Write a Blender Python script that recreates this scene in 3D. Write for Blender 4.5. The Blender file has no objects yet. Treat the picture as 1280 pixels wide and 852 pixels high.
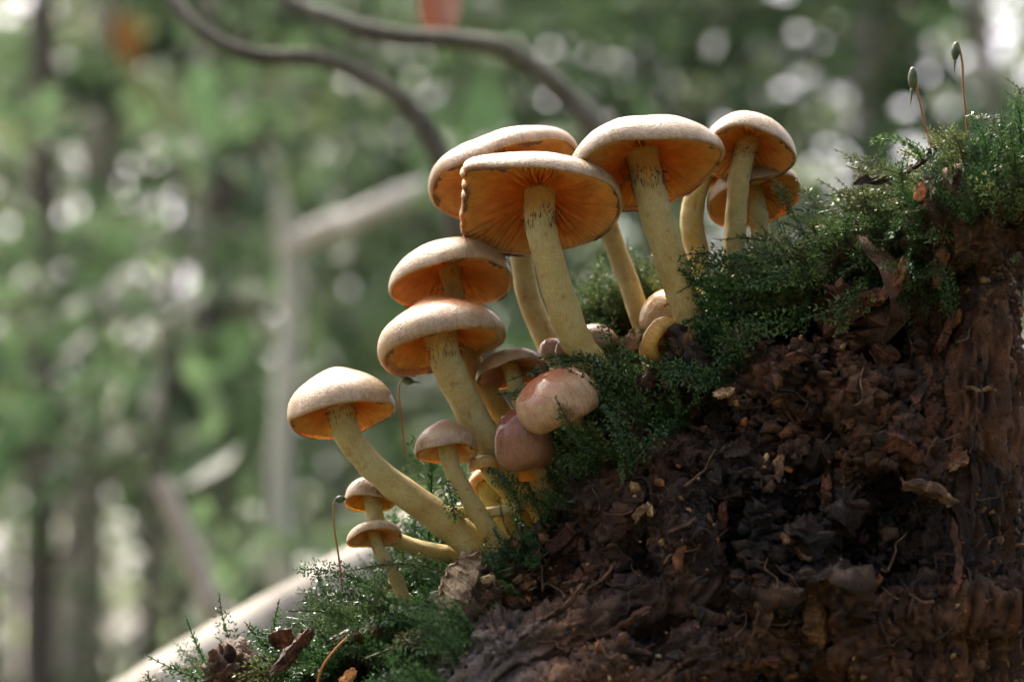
import bpy, math, random
import numpy as np
from mathutils import Vector, Matrix

random.seed(7)
rng = np.random.default_rng(7)
SC = bpy.context.scene
COL = SC.collection

# ------------------------------------------------------------------ camera
PITCH = math.radians(10.0)
CAM = np.array([0.0, 0.0, 0.30])
FOCUS = 0.75
LENS = 90.0
K = 36.0 / LENS / 1280.0                      # metres per photo pixel per metre of depth
RGT = np.array([1.0, 0.0, 0.0])
FWD = np.array([0.0, math.cos(PITCH), math.sin(PITCH)])
UPV = np.array([0.0, -math.sin(PITCH), math.cos(PITCH)])
PX = K * FOCUS                                # size of a photo pixel at the focus plane

cam_data = bpy.data.cameras.new('camera')
cam = bpy.data.objects.new('camera', cam_data)
COL.objects.link(cam)
cam.location = CAM.tolist()
cam.rotation_euler = (math.pi / 2 + PITCH, 0, 0)
cam_data.lens = LENS
cam_data.sensor_width = 36.0
cam_data.sensor_fit = 'HORIZONTAL'
cam_data.clip_start = 0.01
cam_data.clip_end = 2000
cam_data.dof.use_dof = True
cam_data.dof.focus_distance = FOCUS - 0.012
cam_data.dof.aperture_fstop = 8.6
SC.camera = cam

# ------------------------------------------------------------------ sky, sun, exposure
SUN_EL, SUN_AZ = math.radians(58), math.radians(-28)   # azimuth from +Y towards +X (behind the stump)
world = bpy.data.worlds.new('World')
SC.world = world
world.use_nodes = True
wn = world.node_tree
wn.nodes.clear()
w_out = wn.nodes.new('ShaderNodeOutputWorld')
w_bg = wn.nodes.new('ShaderNodeBackground')
w_sky = wn.nodes.new('ShaderNodeTexSky')
w_sky.sky_type = 'NISHITA'
w_sky.sun_disc = False
w_sky.sun_elevation = SUN_EL
w_sky.sun_rotation = SUN_AZ
w_sky.air_density = 0.35
w_sky.dust_density = 9.0
w_sky.ozone_density = 0.0
w_bg.inputs['Strength'].default_value = 0.15
wn.links.new(w_sky.outputs[0], w_bg.inputs['Color'])
wn.links.new(w_bg.outputs[0], w_out.inputs['Surface'])

sun_data = bpy.data.lights.new('sun', 'SUN')
sun_data.energy = 1.5
sun_data.angle = math.radians(14)
sun_data.color = (1.0, 0.98, 0.84)
sun = bpy.data.objects.new('sun', sun_data)
COL.objects.link(sun)
sdir = Vector((math.sin(SUN_AZ) * math.cos(SUN_EL), math.cos(SUN_AZ) * math.cos(SUN_EL), math.sin(SUN_EL)))
sun.rotation_euler = sdir.to_track_quat('Z', 'Y').to_euler()
sun.location = (0, 0, 20)

SC.view_settings.view_transform = 'Standard'
SC.view_settings.look = 'None'
SC.view_settings.gamma = 1.0
SC.view_settings.exposure = 2.28
SC.view_settings.use_curve_mapping = False
SC.cycles.use_denoising = True
SC.cycles.use_adaptive_sampling = True
SC.cycles.adaptive_threshold = 0.02
SC.cycles.max_bounces = 7
SC.cycles.diffuse_bounces = 4
SC.cycles.transmission_bounces = 6
SC.cycles.caustics_reflective = False
SC.cycles.caustics_refractive = False
SC.cycles.sample_clamp_indirect = 6.0


# ------------------------------------------------------------------ helpers
def P(px, py, d=0.0):
    """photo pixel at a distance of d metres behind the focus plane -> world point"""
    D = FOCUS + d
    return CAM + RGT * ((px - 640) * K * D) + UPV * ((426 - py) * K * D) + FWD * D


def to_px(V):
    q = V - CAM
    D = q @ FWD
    return 640 + (q @ RGT) / (K * D), 426 - (q @ UPV) / (K * D), D - FOCUS


def unit(v):
    v = np.asarray(v, float)
    return v / (np.linalg.norm(v) + 1e-12)


def hash3(i, j, k, s=0):
    h = (i.astype(np.int64) * 374761393 + j.astype(np.int64) * 668265263 + k.astype(np.int64) * 2147483647 + s * 974634777) & 0xffffffff
    h = ((h ^ (h >> 13)) * 1274126177) & 0xffffffff
    h = ((h ^ (h >> 16)) * 2246822519) & 0xffffffff
    return ((h ^ (h >> 15)) & 0xffffff) / float(0xffffff)


def vnoise(p, s=0):
    """smooth value noise in -1..1 for an (n,3) array"""
    f = np.floor(p)
    t = p - f
    t = t * t * t * (t * (t * 6 - 15) + 10)
    i, j, k = f[:, 0], f[:, 1], f[:, 2]
    r = 0
    for a in (0, 1):
        wa = t[:, 0] if a else 1 - t[:, 0]
        for b in (0, 1):
            wb = t[:, 1] if b else 1 - t[:, 1]
            for c in (0, 1):
                wc = t[:, 2] if c else 1 - t[:, 2]
                r = r + wa * wb * wc * hash3(i + a, j + b, k + c, s)
    return r * 2 - 1


def fbm(p, o=4, s=0):
    r, a = 0, 1.0
    for q in range(o):
        r = r + a * vnoise(p * 2 ** q + 17.3 * q, s + q)
        a *= 0.5
    return r


def cell(p, s=0):
    """distance to the nearest and the second nearest jittered point, and the id of the nearest"""
    f = np.floor(p)
    d1 = np.full(len(p), 9.0)
    d2 = np.full(len(p), 9.0)
    idn = np.zeros(len(p))
    for a in (-1, 0, 1):
        for b in (-1, 0, 1):
            for c in (-1, 0, 1):
                g = f + np.array([a, b, c])
                o = np.stack([hash3(g[:, 0], g[:, 1], g[:, 2], s + q) for q in (1, 2, 3)], 1)
                d = np.linalg.norm(g + o - p, axis=1)
                near = d < d1
                d2 = np.where(near, d1, np.minimum(d2, d))
                idn = np.where(near, o[:, 0], idn)
                d1 = np.where(near, d, d1)
    return d1, d2, idn


def cellm(p, s, m):
    """cell() where the mask m holds, neutral values elsewhere"""
    out = [np.full(len(p), v) for v in (0.5, 0.9, 0.5)]
    for o, q in zip(out, cell(p[m], s)):
        o[m] = q
    return out


def mk(name, V, F, mat=None, parent=None, smooth=True, col=None, mats=None, loc=None, fib=None):
    """one mesh object; F is a list of faces or an (n,k) array; V are world points, or points about loc"""
    V = np.asarray(V, np.float32)
    me = bpy.data.meshes.new(name)
    if isinstance(F, np.ndarray):
        n, k = F.shape
        me.vertices.add(len(V))
        me.vertices.foreach_set('co', V.ravel())
        me.loops.add(n * k)
        me.loops.foreach_set('vertex_index', F.astype(np.int32).ravel())
        me.polygons.add(n)
        me.polygons.foreach_set('loop_start', np.arange(0, n * k, k, dtype=np.int32))
        me.polygons.foreach_set('loop_total', np.full(n, k, np.int32))
        me.update(calc_edges=True)
    else:
        me.from_pydata(V.tolist(), [], F)
        me.update()
    me.polygons.foreach_set('use_smooth', np.full(len(me.polygons), smooth, bool))
    if col is not None:
        a = me.color_attributes.new('col', 'FLOAT_COLOR', 'POINT')
        c = np.ones((len(V), 4), np.float32)
        c[:, :3] = col
        a.data.foreach_set('color', c.ravel())
    if fib is not None:
        a = me.attributes.new('fib', 'FLOAT_VECTOR', 'POINT')
        a.data.foreach_set('vector', np.asarray(fib, np.float32).ravel())
    if mat is not None:
        me.materials.append(mat)
    ob = bpy.data.objects.new(name, me)
    COL.objects.link(ob)
    if parent is not None:
        ob.parent = parent
        ob.matrix_parent_inverse = parent.matrix_basis.inverted()
    if loc is not None:
        ob.location = tuple(float(x) for x in loc)
    return ob


def empty(name, loc=(0, 0, 0)):
    o = bpy.data.objects.new(name, None)
    o.empty_display_size = 0.01
    COL.objects.link(o)
    o.location = tuple(float(x) for x in loc)
    return o


def tag(o, label=None, cat=None, group=None, kind=None):
    for k, v in (('label', label), ('category', cat), ('group', group), ('kind', kind)):
        if v:
            o[k] = v
    return o


def spline(pts, n):
    """Catmull-Rom through pts (any dimension), n samples"""
    pts = np.asarray(pts, float)
    if len(pts) == 2:
        t = np.linspace(0, 1, n)[:, None]
        return pts[0] * (1 - t) + pts[1] * t
    q = np.vstack([2 * pts[0] - pts[1], pts, 2 * pts[-1] - pts[-2]])
    m = len(pts) - 1
    u = np.linspace(0, m - 1e-9, n)
    i = u.astype(int)
    t = (u - i)[:, None]
    a, b, c, d = q[i], q[i + 1], q[i + 2], q[i + 3]
    return 0.5 * (2 * b + (c - a) * t + (2 * a - 5 * b + 4 * c - d) * t ** 2 + (3 * b - a - 3 * c + d) * t ** 3)


def frames(C):
    T = np.gradient(C, axis=0)
    T /= np.linalg.norm(T, axis=1)[:, None] + 1e-12
    n = np.cross(T[0], [0.3, 0.9, 0.2])
    n = unit(n)
    N = []
    for t in T:
        n = unit(n - t * (n @ t))
        N.append(n)
    N = np.array(N)
    return T, N, np.cross(T, N)


def tube(C, R, nseg=12, wob=0.0, cap=True, seed=0):
    """tube along the points C with radius array R: vertices, quads (caps are fans of degenerate quads)"""
    C = np.asarray(C, float)
    R = np.broadcast_to(np.asarray(R, float), (len(C),))
    T, N, B = frames(C)
    a = np.linspace(0, 2 * math.pi, nseg, endpoint=False)
    ca, sa = np.cos(a), np.sin(a)
    rr = R[:, None] * np.ones(nseg)
    if wob:
        q = np.stack([np.tile(ca, len(C)) * 1.3, np.tile(sa, len(C)) * 1.3, np.repeat(np.arange(len(C)) * 0.35, nseg)], 1)
        rr = rr * (1 + wob * vnoise(q + seed * 3.7, seed).reshape(len(C), nseg))
    V = C[:, None, :] + rr[:, :, None] * (N[:, None, :] * ca[None, :, None] + B[:, None, :] * sa[None, :, None])
    V = V.reshape(-1, 3)
    i = np.arange(len(C) - 1)[:, None] * nseg
    j = np.arange(nseg)[None, :]
    j2 = (j + 1) % nseg
    F = np.stack([i + j, i + j2, i + nseg + j2, i + nseg + j], -1).reshape(-1, 4)
    if cap:
        n0 = len(V)
        V = np.vstack([V, C[0], C[-1]])
        k = np.arange(nseg)
        k2 = (k + 1) % nseg
        e = (len(C) - 1) * nseg
        h = nseg // 2
        # half-fans made of quads
        f0 = [[n0, (2 * q + 2) % nseg, 2 * q + 1, 2 * q] for q in range(h)]
        f1 = [[n0 + 1, e + 2 * q, e + 2 * q + 1, e + (2 * q + 2) % nseg] for q in range(h)]
        F = np.vstack([F, f0, f1])
    return V, F


def join(parts):
    Vs, Fs, n = [], [], 0
    for V, F in parts:
        Vs.append(V)
        Fs.append(np.asarray(F) + n)
        n += len(V)
    return np.vstack(Vs), np.vstack(Fs)


# ------------------------------------------------------------------ materials
def new_mat(name):
    m = bpy.data.materials.new(name)
    m.use_nodes = True
    nt = m.node_tree
    b = nt.nodes['Principled BSDF']
    return m, nt, b


def N_(nt, typ, **kw):
    n = nt.nodes.new(typ)
    for k, v in kw.items():
        if k in n.inputs:
            n.inputs[k].default_value = v
        else:
            setattr(n, k, v)
    return n


def ramp(nt, fac, stops):
    r = nt.nodes.new('ShaderNodeValToRGB')
    el = r.color_ramp.elements
    while len(el) < len(stops):
        el.new(0.5)
    for e, (p, c) in zip(el, stops):
        e.position = p
        e.color = (*c, 1)
    nt.links.new(fac, r.inputs[0])
    return r.outputs[0]


def mixc(nt, fac, a, b, mode='MIX'):
    m = nt.nodes.new('ShaderNodeMix')
    m.data_type = 'RGBA'
    m.blend_type = mode
    for inp, v in ((m.inputs['Factor'], fac), (m.inputs['A'], a), (m.inputs['B'], b)):
        if isinstance(v, bpy.types.NodeSocket):
            nt.links.new(v, inp)
        elif isinstance(v, (int, float)):
            inp.default_value = v
        else:
            inp.default_value = (*v, 1)
    return m.outputs['Result']


def attr(nt, name='col'):
    a = nt.nodes.new('ShaderNodeAttribute')
    a.attribute_name = name
    return a.outputs['Color']


def obj_coord(nt, scale=(1, 1, 1)):
    c = nt.nodes.new('ShaderNodeTexCoord')
    m = nt.nodes.new('ShaderNodeMapping')
    m.inputs['Scale'].default_value = scale
    nt.links.new(c.outputs['Object'], m.inputs[0])
    return m.outputs[0]


def noise(nt, vec, scale, detail=4, rough=0.55):
    n = nt.nodes.new('ShaderNodeTexNoise')
    n.inputs['Scale'].default_value = scale
    n.inputs['Detail'].default_value = detail
    n.inputs['Roughness'].default_value = rough
    nt.links.new(vec, n.inputs['Vector'])
    return n.outputs[0]


def bump(nt, b, h, strength, dist):
    n = nt.nodes.new('ShaderNodeBump')
    n.inputs['Strength'].default_value = strength
    n.inputs['Distance'].default_value = dist
    nt.links.new(h, n.inputs['Height'])
    nt.links.new(n.outputs[0], b.inputs['Normal'])
    return n


def sss(b, w, scale, rad):
    b.inputs['Subsurface Weight'].default_value = w
    b.inputs['Subsurface Scale'].default_value = scale
    b.inputs['Subsurface Radius'].default_value = rad


def fib_vec(nt, scale=(1, 1, 1)):
    a = nt.nodes.new('ShaderNodeAttribute')
    a.attribute_name = 'fib'
    m = nt.nodes.new('ShaderNodeMapping')
    m.inputs['Scale'].default_value = scale
    nt.links.new(a.outputs['Vector'], m.inputs[0])
    return m.outputs[0]


def mat_cap():
    m, nt, b = new_mat('cap_skin')
    v = obj_coord(nt)
    base = attr(nt)
    n1 = noise(nt, v, 230, 6, 0.65)
    n2 = noise(nt, v, 1500, 3, 0.6)
    nf = noise(nt, fib_vec(nt, (1, 1, 0.12)), 26, 5, 0.65)
    nb = noise(nt, v, 90, 4, 0.6)
    c = mixc(nt, 1.0, base, ramp(nt, n1, [(0.3, (0.72, 0.62, 0.50)), (0.68, (1.10, 1.08, 1.04))]), 'MULTIPLY')
    c = mixc(nt, 0.8, c, ramp(nt, nf, [(0.32, (0.74, 0.64, 0.52)), (0.62, (1.06, 1.06, 1.04))]), 'MULTIPLY')
    c = mixc(nt, 0.6, c, ramp(nt, n2, [(0.35, (0.78, 0.70, 0.60)), (0.65, (1.06, 1.06, 1.06))]), 'MULTIPLY')
    c = mixc(nt, 0.8, c, ramp(nt, nb, [(0.60, (1, 1, 1)), (0.70, (0.80, 0.58, 0.40)), (0.78, (0.60, 0.38, 0.24))]), 'MULTIPLY')
    nt.links.new(c, b.inputs['Base Color'])
    nt.links.new(ramp(nt, n1, [(0.3, (0.35,) * 3), (0.75, (0.65,) * 3)]), b.inputs['Roughness'])
    b.inputs['Specular IOR Level'].default_value = 0.4
    nt.links.new(ramp(nt, nb, [(0.35, (0.15,) * 3), (0.6, (0.7,) * 3)]), b.inputs['Coat Weight'])
    b.inputs['Coat Roughness'].default_value = 0.17
    sss(b, 0.75, 0.007, (1.0, 0.5, 0.18))
    n3 = noise(nt, v, 420, 6, 0.7)
    bump(nt, b, mixc(nt, 0.4, mixc(nt, 0.4, n3, nf), n2), 0.7, 0.0016)
    return m


def mat_gills():
    m, nt, b = new_mat('gill_flesh')
    v = obj_coord(nt)
    base = attr(nt)
    n1 = noise(nt, v, 300, 3)
    c = mixc(nt, 0.6, base, ramp(nt, n1, [(0.3, (0.75, 0.65, 0.55)), (0.7, (1.1, 1.1, 1.1))]), 'MULTIPLY')
    nt.links.new(c, b.inputs['Base Color'])
    b.inputs['Roughness'].default_value = 0.6
    b.inputs['Specular IOR Level'].default_value = 0.25
    tr = nt.nodes.new('ShaderNodeBsdfTranslucent')
    nt.links.new(c, tr.inputs['Color'])
    mx = nt.nodes.new('ShaderNodeMixShader')
    mx.inputs[0].default_value = 0.6
    out = nt.nodes['Material Output']
    nt.links.new(b.outputs[0], mx.inputs[1])
    nt.links.new(tr.outputs[0], mx.inputs[2])
    nt.links.new(mx.outputs[0], out.inputs['Surface'])
    return m


def mat_stem():
    m, nt, b = new_mat('stem_flesh')
    v = obj_coord(nt)
    base = attr(nt)
    n1 = noise(nt, v, 180, 4)
    n2 = noise(nt, fib_vec(nt, (1, 1, 0.30)), 13, 6, 0.68)
    n4 = noise(nt, v, 330, 4, 0.65)
    c = mixc(nt, 1.0, base, ramp(nt, n1, [(0.3, (0.86, 0.78, 0.66)), (0.7, (1.05, 1.05, 1.05))]), 'MULTIPLY')
    c = mixc(nt, 0.65, c, ramp(nt, n2, [(0.3, (0.62, 0.52, 0.38)), (0.6, (1.08, 1.08, 1.06))]), 'MULTIPLY')
    nt.links.new(c, b.inputs['Base Color'])
    c = mixc(nt, 0.7, c, ramp(nt, n4, [(0.58, (1, 1, 1)), (0.68, (0.72, 0.52, 0.34)), (0.76, (0.42, 0.26, 0.15))]), 'MULTIPLY')
    nt.links.new(c, b.inputs['Base Color'])
    b.inputs['Roughness'].default_value = 0.55
    b.inputs['Specular IOR Level'].default_value = 0.3
    sss(b, 0.55, 0.003, (1.0, 0.6, 0.25))
    bump(nt, b, n2, 0.7, 0.0012)
    return m


def mat_plain(name, colr, rough=0.6, trans=0.0, tcol=None, nscale=None, spec=0.4, use_attr=False, var=(0.6, 1.3)):
    m, nt, b = new_mat(name)
    v = obj_coord(nt)
    c = attr(nt) if use_attr else mixc(nt, 0.0, colr, colr)
    if nscale:
        n1 = noise(nt, v, nscale, 4)
        c = mixc(nt, 1.0, c, ramp(nt, n1, [(0.3, (var[0],) * 3), (0.7, (var[1],) * 3)]), 'MULTIPLY')
        bump(nt, b, n1, 0.3, 0.3 / nscale)
    nt.links.new(c, b.inputs['Base Color'])
    b.inputs['Roughness'].default_value = rough
    b.inputs['Specular IOR Level'].default_value = spec
    if trans:
        tr = nt.nodes.new('ShaderNodeBsdfTranslucent')
        if tcol:
            tr.inputs['Color'].default_value = (*tcol, 1)
        else:
            nt.links.new(c, tr.inputs['Color'])
        mx = nt.nodes.new('ShaderNodeMixShader')
        mx.inputs[0].default_value = trans
        nt.links.new(b.outputs[0], mx.inputs[1])
        nt.links.new(tr.outputs[0], mx.inputs[2])
        nt.links.new(mx.outputs[0], nt.nodes['Material Output'].inputs['Surface'])
    return m


def mat_wood(name='rotten_wood'):
    m, nt, b = new_mat(name)
    v = obj_coord(nt)
    base = attr(nt)
    n1 = noise(nt, v, 900, 6, 0.7)
    n2 = noise(nt, v, 3200, 3, 0.6)
    c = mixc(nt, 1.0, base, ramp(nt, n1, [(0.3, (0.45, 0.42, 0.40)), (0.5, (0.95, 0.92, 0.9)), (0.72, (1.7, 1.55, 1.35))]), 'MULTIPLY')
    nt.links.new(c, b.inputs['Base Color'])
    nt.links.new(ramp(nt, n1, [(0.38, (0.16,) * 3), (0.58, (0.80,) * 3)]), b.inputs['Roughness'])
    b.inputs['Specular IOR Level'].default_value = 0.42
    h = mixc(nt, 0.35, n1, n2)
    bump(nt, b, h, 1.0, 0.0022)
    return m


def mat_bark(name, c1, c2, sc=14):
    m, nt, b = new_mat(name)
    v = obj_coord(nt, (1, 1, 0.25))
    n1 = noise(nt, v, sc, 6, 0.65)
    nt.links.new(ramp(nt, n1, [(0.35, c1), (0.65, c2)]), b.inputs['Base Color'])
    b.inputs['Roughness'].default_value = 0.85
    bump(nt, b, n1, 0.6, 0.2 / sc)
    return m


def mat_leaf(name, c, tc, trans=0.45, rough=0.4):
    m, nt, b = new_mat(name)
    oi = nt.nodes.new('ShaderNodeTexCoord')
    n1 = noise(nt, oi.outputs['Object'], 1.7, 2)
    cc = mixc(nt, 1.0, c, ramp(nt, n1, [(0.3, (0.6, 0.65, 0.6)), (0.7, (1.5, 1.35, 1.2))]), 'MULTIPLY')
    nt.links.new(cc, b.inputs['Base Color'])
    b.inputs['Roughness'].default_value = rough
    tr = nt.nodes.new('ShaderNodeBsdfTranslucent')
    ct = mixc(nt, 1.0, tc, ramp(nt, n1, [(0.3, (0.6, 0.65, 0.6)), (0.7, (1.4, 1.3, 1.2))]), 'MULTIPLY')
    nt.links.new(ct, tr.inputs['Color'])
    mx = nt.nodes.new('ShaderNodeMixShader')
    mx.inputs[0].default_value = trans
    nt.links.new(b.outputs[0], mx.inputs[1])
    nt.links.new(tr.outputs[0], mx.inputs[2])
    nt.links.new(mx.outputs[0], nt.nodes['Material Output'].inputs['Surface'])
    return m


def mat_ground():
    m, nt, b = new_mat('forest_floor')
    v = obj_coord(nt)
    n1 = noise(nt, v, 2.2, 6, 0.7)
    n2 = noise(nt, v, 28, 5, 0.7)
    c = ramp(nt, n1, [(0.35, (0.045, 0.07, 0.025)), (0.55, (0.10, 0.075, 0.045)), (0.75, (0.16, 0.11, 0.06))])
    c = mixc(nt, 1.0, c, ramp(nt, n2, [(0.3, (0.5,) * 3), (0.7, (1.4,) * 3)]), 'MULTIPLY')
    nt.links.new(c, b.inputs['Base Color'])
    b.inputs['Roughness'].default_value = 0.9
    bump(nt, b, n2, 0.8, 0.02)
    return m


M_CAP, M_GILL, M_STEM = mat_cap(), mat_gills(), mat_stem()
M_VEIL = mat_plain('veil_brown', (0.13, 0.065, 0.032), 0.8, nscale=900)
M_WOOD = mat_wood()
M_MOSS = mat_plain('moss_green', (0.05, 0.12, 0.04), 0.35, trans=0.35, use_attr=True, spec=0.35)
M_SETA = mat_plain('seta_red', (0.22, 0.09, 0.03), 0.4, use_attr=True)
M_CHIP = mat_plain('chip_brown', (0.1, 0.05, 0.03), 0.65, use_attr=True, nscale=1100, spec=0.2, var=(.35, 1.5))
M_BARK_PALE = mat_bark('bark_pale', (0.30, 0.27, 0.22), (0.52, 0.48, 0.41))
M_BARK_DARK = mat_bark('bark_dark', (0.06, 0.052, 0.042), (0.14, 0.12, 0.095))
M_BARK_WHITE = mat_bark('bark_white', (0.66, 0.62, 0.55), (0.84, 0.80, 0.73), 30)
M_BIRCH = mat_bark('bark_birch', (0.46, 0.47, 0.39), (0.66, 0.66, 0.56), 30)
M_DEADWOOD = mat_bark('dead_wood', (0.16, 0.14, 0.115), (0.44, 0.41, 0.35), 16)
M_TWIG = mat_bark('bark_twig', (0.045, 0.045, 0.035), (0.14, 0.14, 0.105), 60)
M_LEAF = [mat_leaf('leaf_mid', (0.07, 0.115, 0.06), (0.17, 0.28, 0.14)),
          mat_leaf('leaf_dark', (0.045, 0.085, 0.045), (0.10, 0.18, 0.09)),
          mat_leaf('leaf_haze_pale', (0.14, 0.19, 0.10), (0.30, 0.40, 0.20))]  # last one has the paleness of haze put into its colour, mostly for distance
M_LEAF_RED = mat_leaf('leaf_red', (0.16, 0.05, 0.02), (0.24, 0.07, 0.02))
M_LEAF_ORANGE = mat_leaf('leaf_orange', (0.34, 0.16, 0.04), (0.42, 0.2, 0.05))

# ------------------------------------------------------------------ ground
def build_ground():
    n = 121
    r = np.concatenate([np.linspace(0, 12, 61), np.geomspace(12.5, 320, 60)])
    a = np.linspace(0, 2 * math.pi, 96, endpoint=False)
    X = r[:, None] * np.cos(a)
    Y = r[:, None] * np.sin(a)
    p = np.stack([X.ravel(), Y.ravel(), np.zeros(X.size)], 1)
    z = 0.12 * fbm(p * 0.35, 4, 3) + 0.02 * fbm(p * 3.0, 3, 5)
    z *= np.clip((np.hypot(p[:, 0], p[:, 1] - 0.8) - 0.4) / 2, 0, 1)
    p[:, 2] = z
    m = len(a)
    i = np.arange(n - 1)[:, None] * m
    j = np.arange(m)[None, :]
    F = np.stack([i + j, i + (j + 1) % m, i + m + (j + 1) % m, i + m + j], -1).reshape(-1, 4)[m:]
    F0 = [[0, m + (2 * q), m + (2 * q + 1), m + (2 * q + 2) % m] for q in range(m // 2)]
    F = np.vstack([F[:, ::1], F0])
    g = mk('ground', p, F, mat_ground())
    tag(g, 'leaf-strewn forest floor', kind='structure')


build_ground()

# ------------------------------------------------------------------ stump
TOPX = np.array([150, 300, 380, 480, 560, 640, 700, 745, 770, 850, 930, 985, 1050, 1150, 1230, 1340])
TOPY = np.array([905, 852, 826, 800, 745, 700, 640, 580, 496, 480, 438, 380, 318, 272, 246, 232])


def sphere_pts(c, r, nu=14, nv=9):
    th = np.linspace(0, math.pi, nv)
    ph = np.linspace(0, 2 * math.pi, nu, endpoint=False)
    V = [c + np.array([math.sin(t) * math.cos(p), math.sin(t) * math.sin(p), math.cos(t)]) * r for t in th for p in ph]
    i = np.arange(nv - 1)[:, None] * nu
    j = np.arange(nu)[None, :]
    F = np.stack([i + j, i + nu + j, i + nu + (j + 1) % nu, i + (j + 1) % nu], -1).reshape(-1, 4)
    return np.array(V), F


def capsule(pts, nseg=14, m=None):
    """pts: rows (px, py, d, r_px) -> rounded tube"""
    pts = np.asarray(pts, float)
    pts[:, 2] = np.where(pts[:, 2] < 0, pts[:, 2] * 0.62, pts[:, 2])
    q = spline(pts, m or max(8, 6 * len(pts)))
    C = np.array([P(a, b, c) for a, b, c, _ in q])
    R = q[:, 3] * K * (FOCUS + q[:, 2])
    # round the ends
    e0, e1 = unit(C[0] - C[1]), unit(C[-1] - C[-2])
    add0 = [(C[0] + e0 * R[0] * s, R[0] * math.sqrt(max(1 - s * s, 0.0025))) for s in (0.98, 0.8, 0.45)]
    add1 = [(C[-1] + e1 * R[-1] * s, R[-1] * math.sqrt(max(1 - s * s, 0.0025))) for s in (0.45, 0.8, 0.98)]
    C = np.vstack([[a for a, _ in add0], C, [a for a, _ in add1]])
    R = np.concatenate([[b for _, b in add0], R, [b for _, b in add1]])
    return tube(C, R, nseg)


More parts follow.
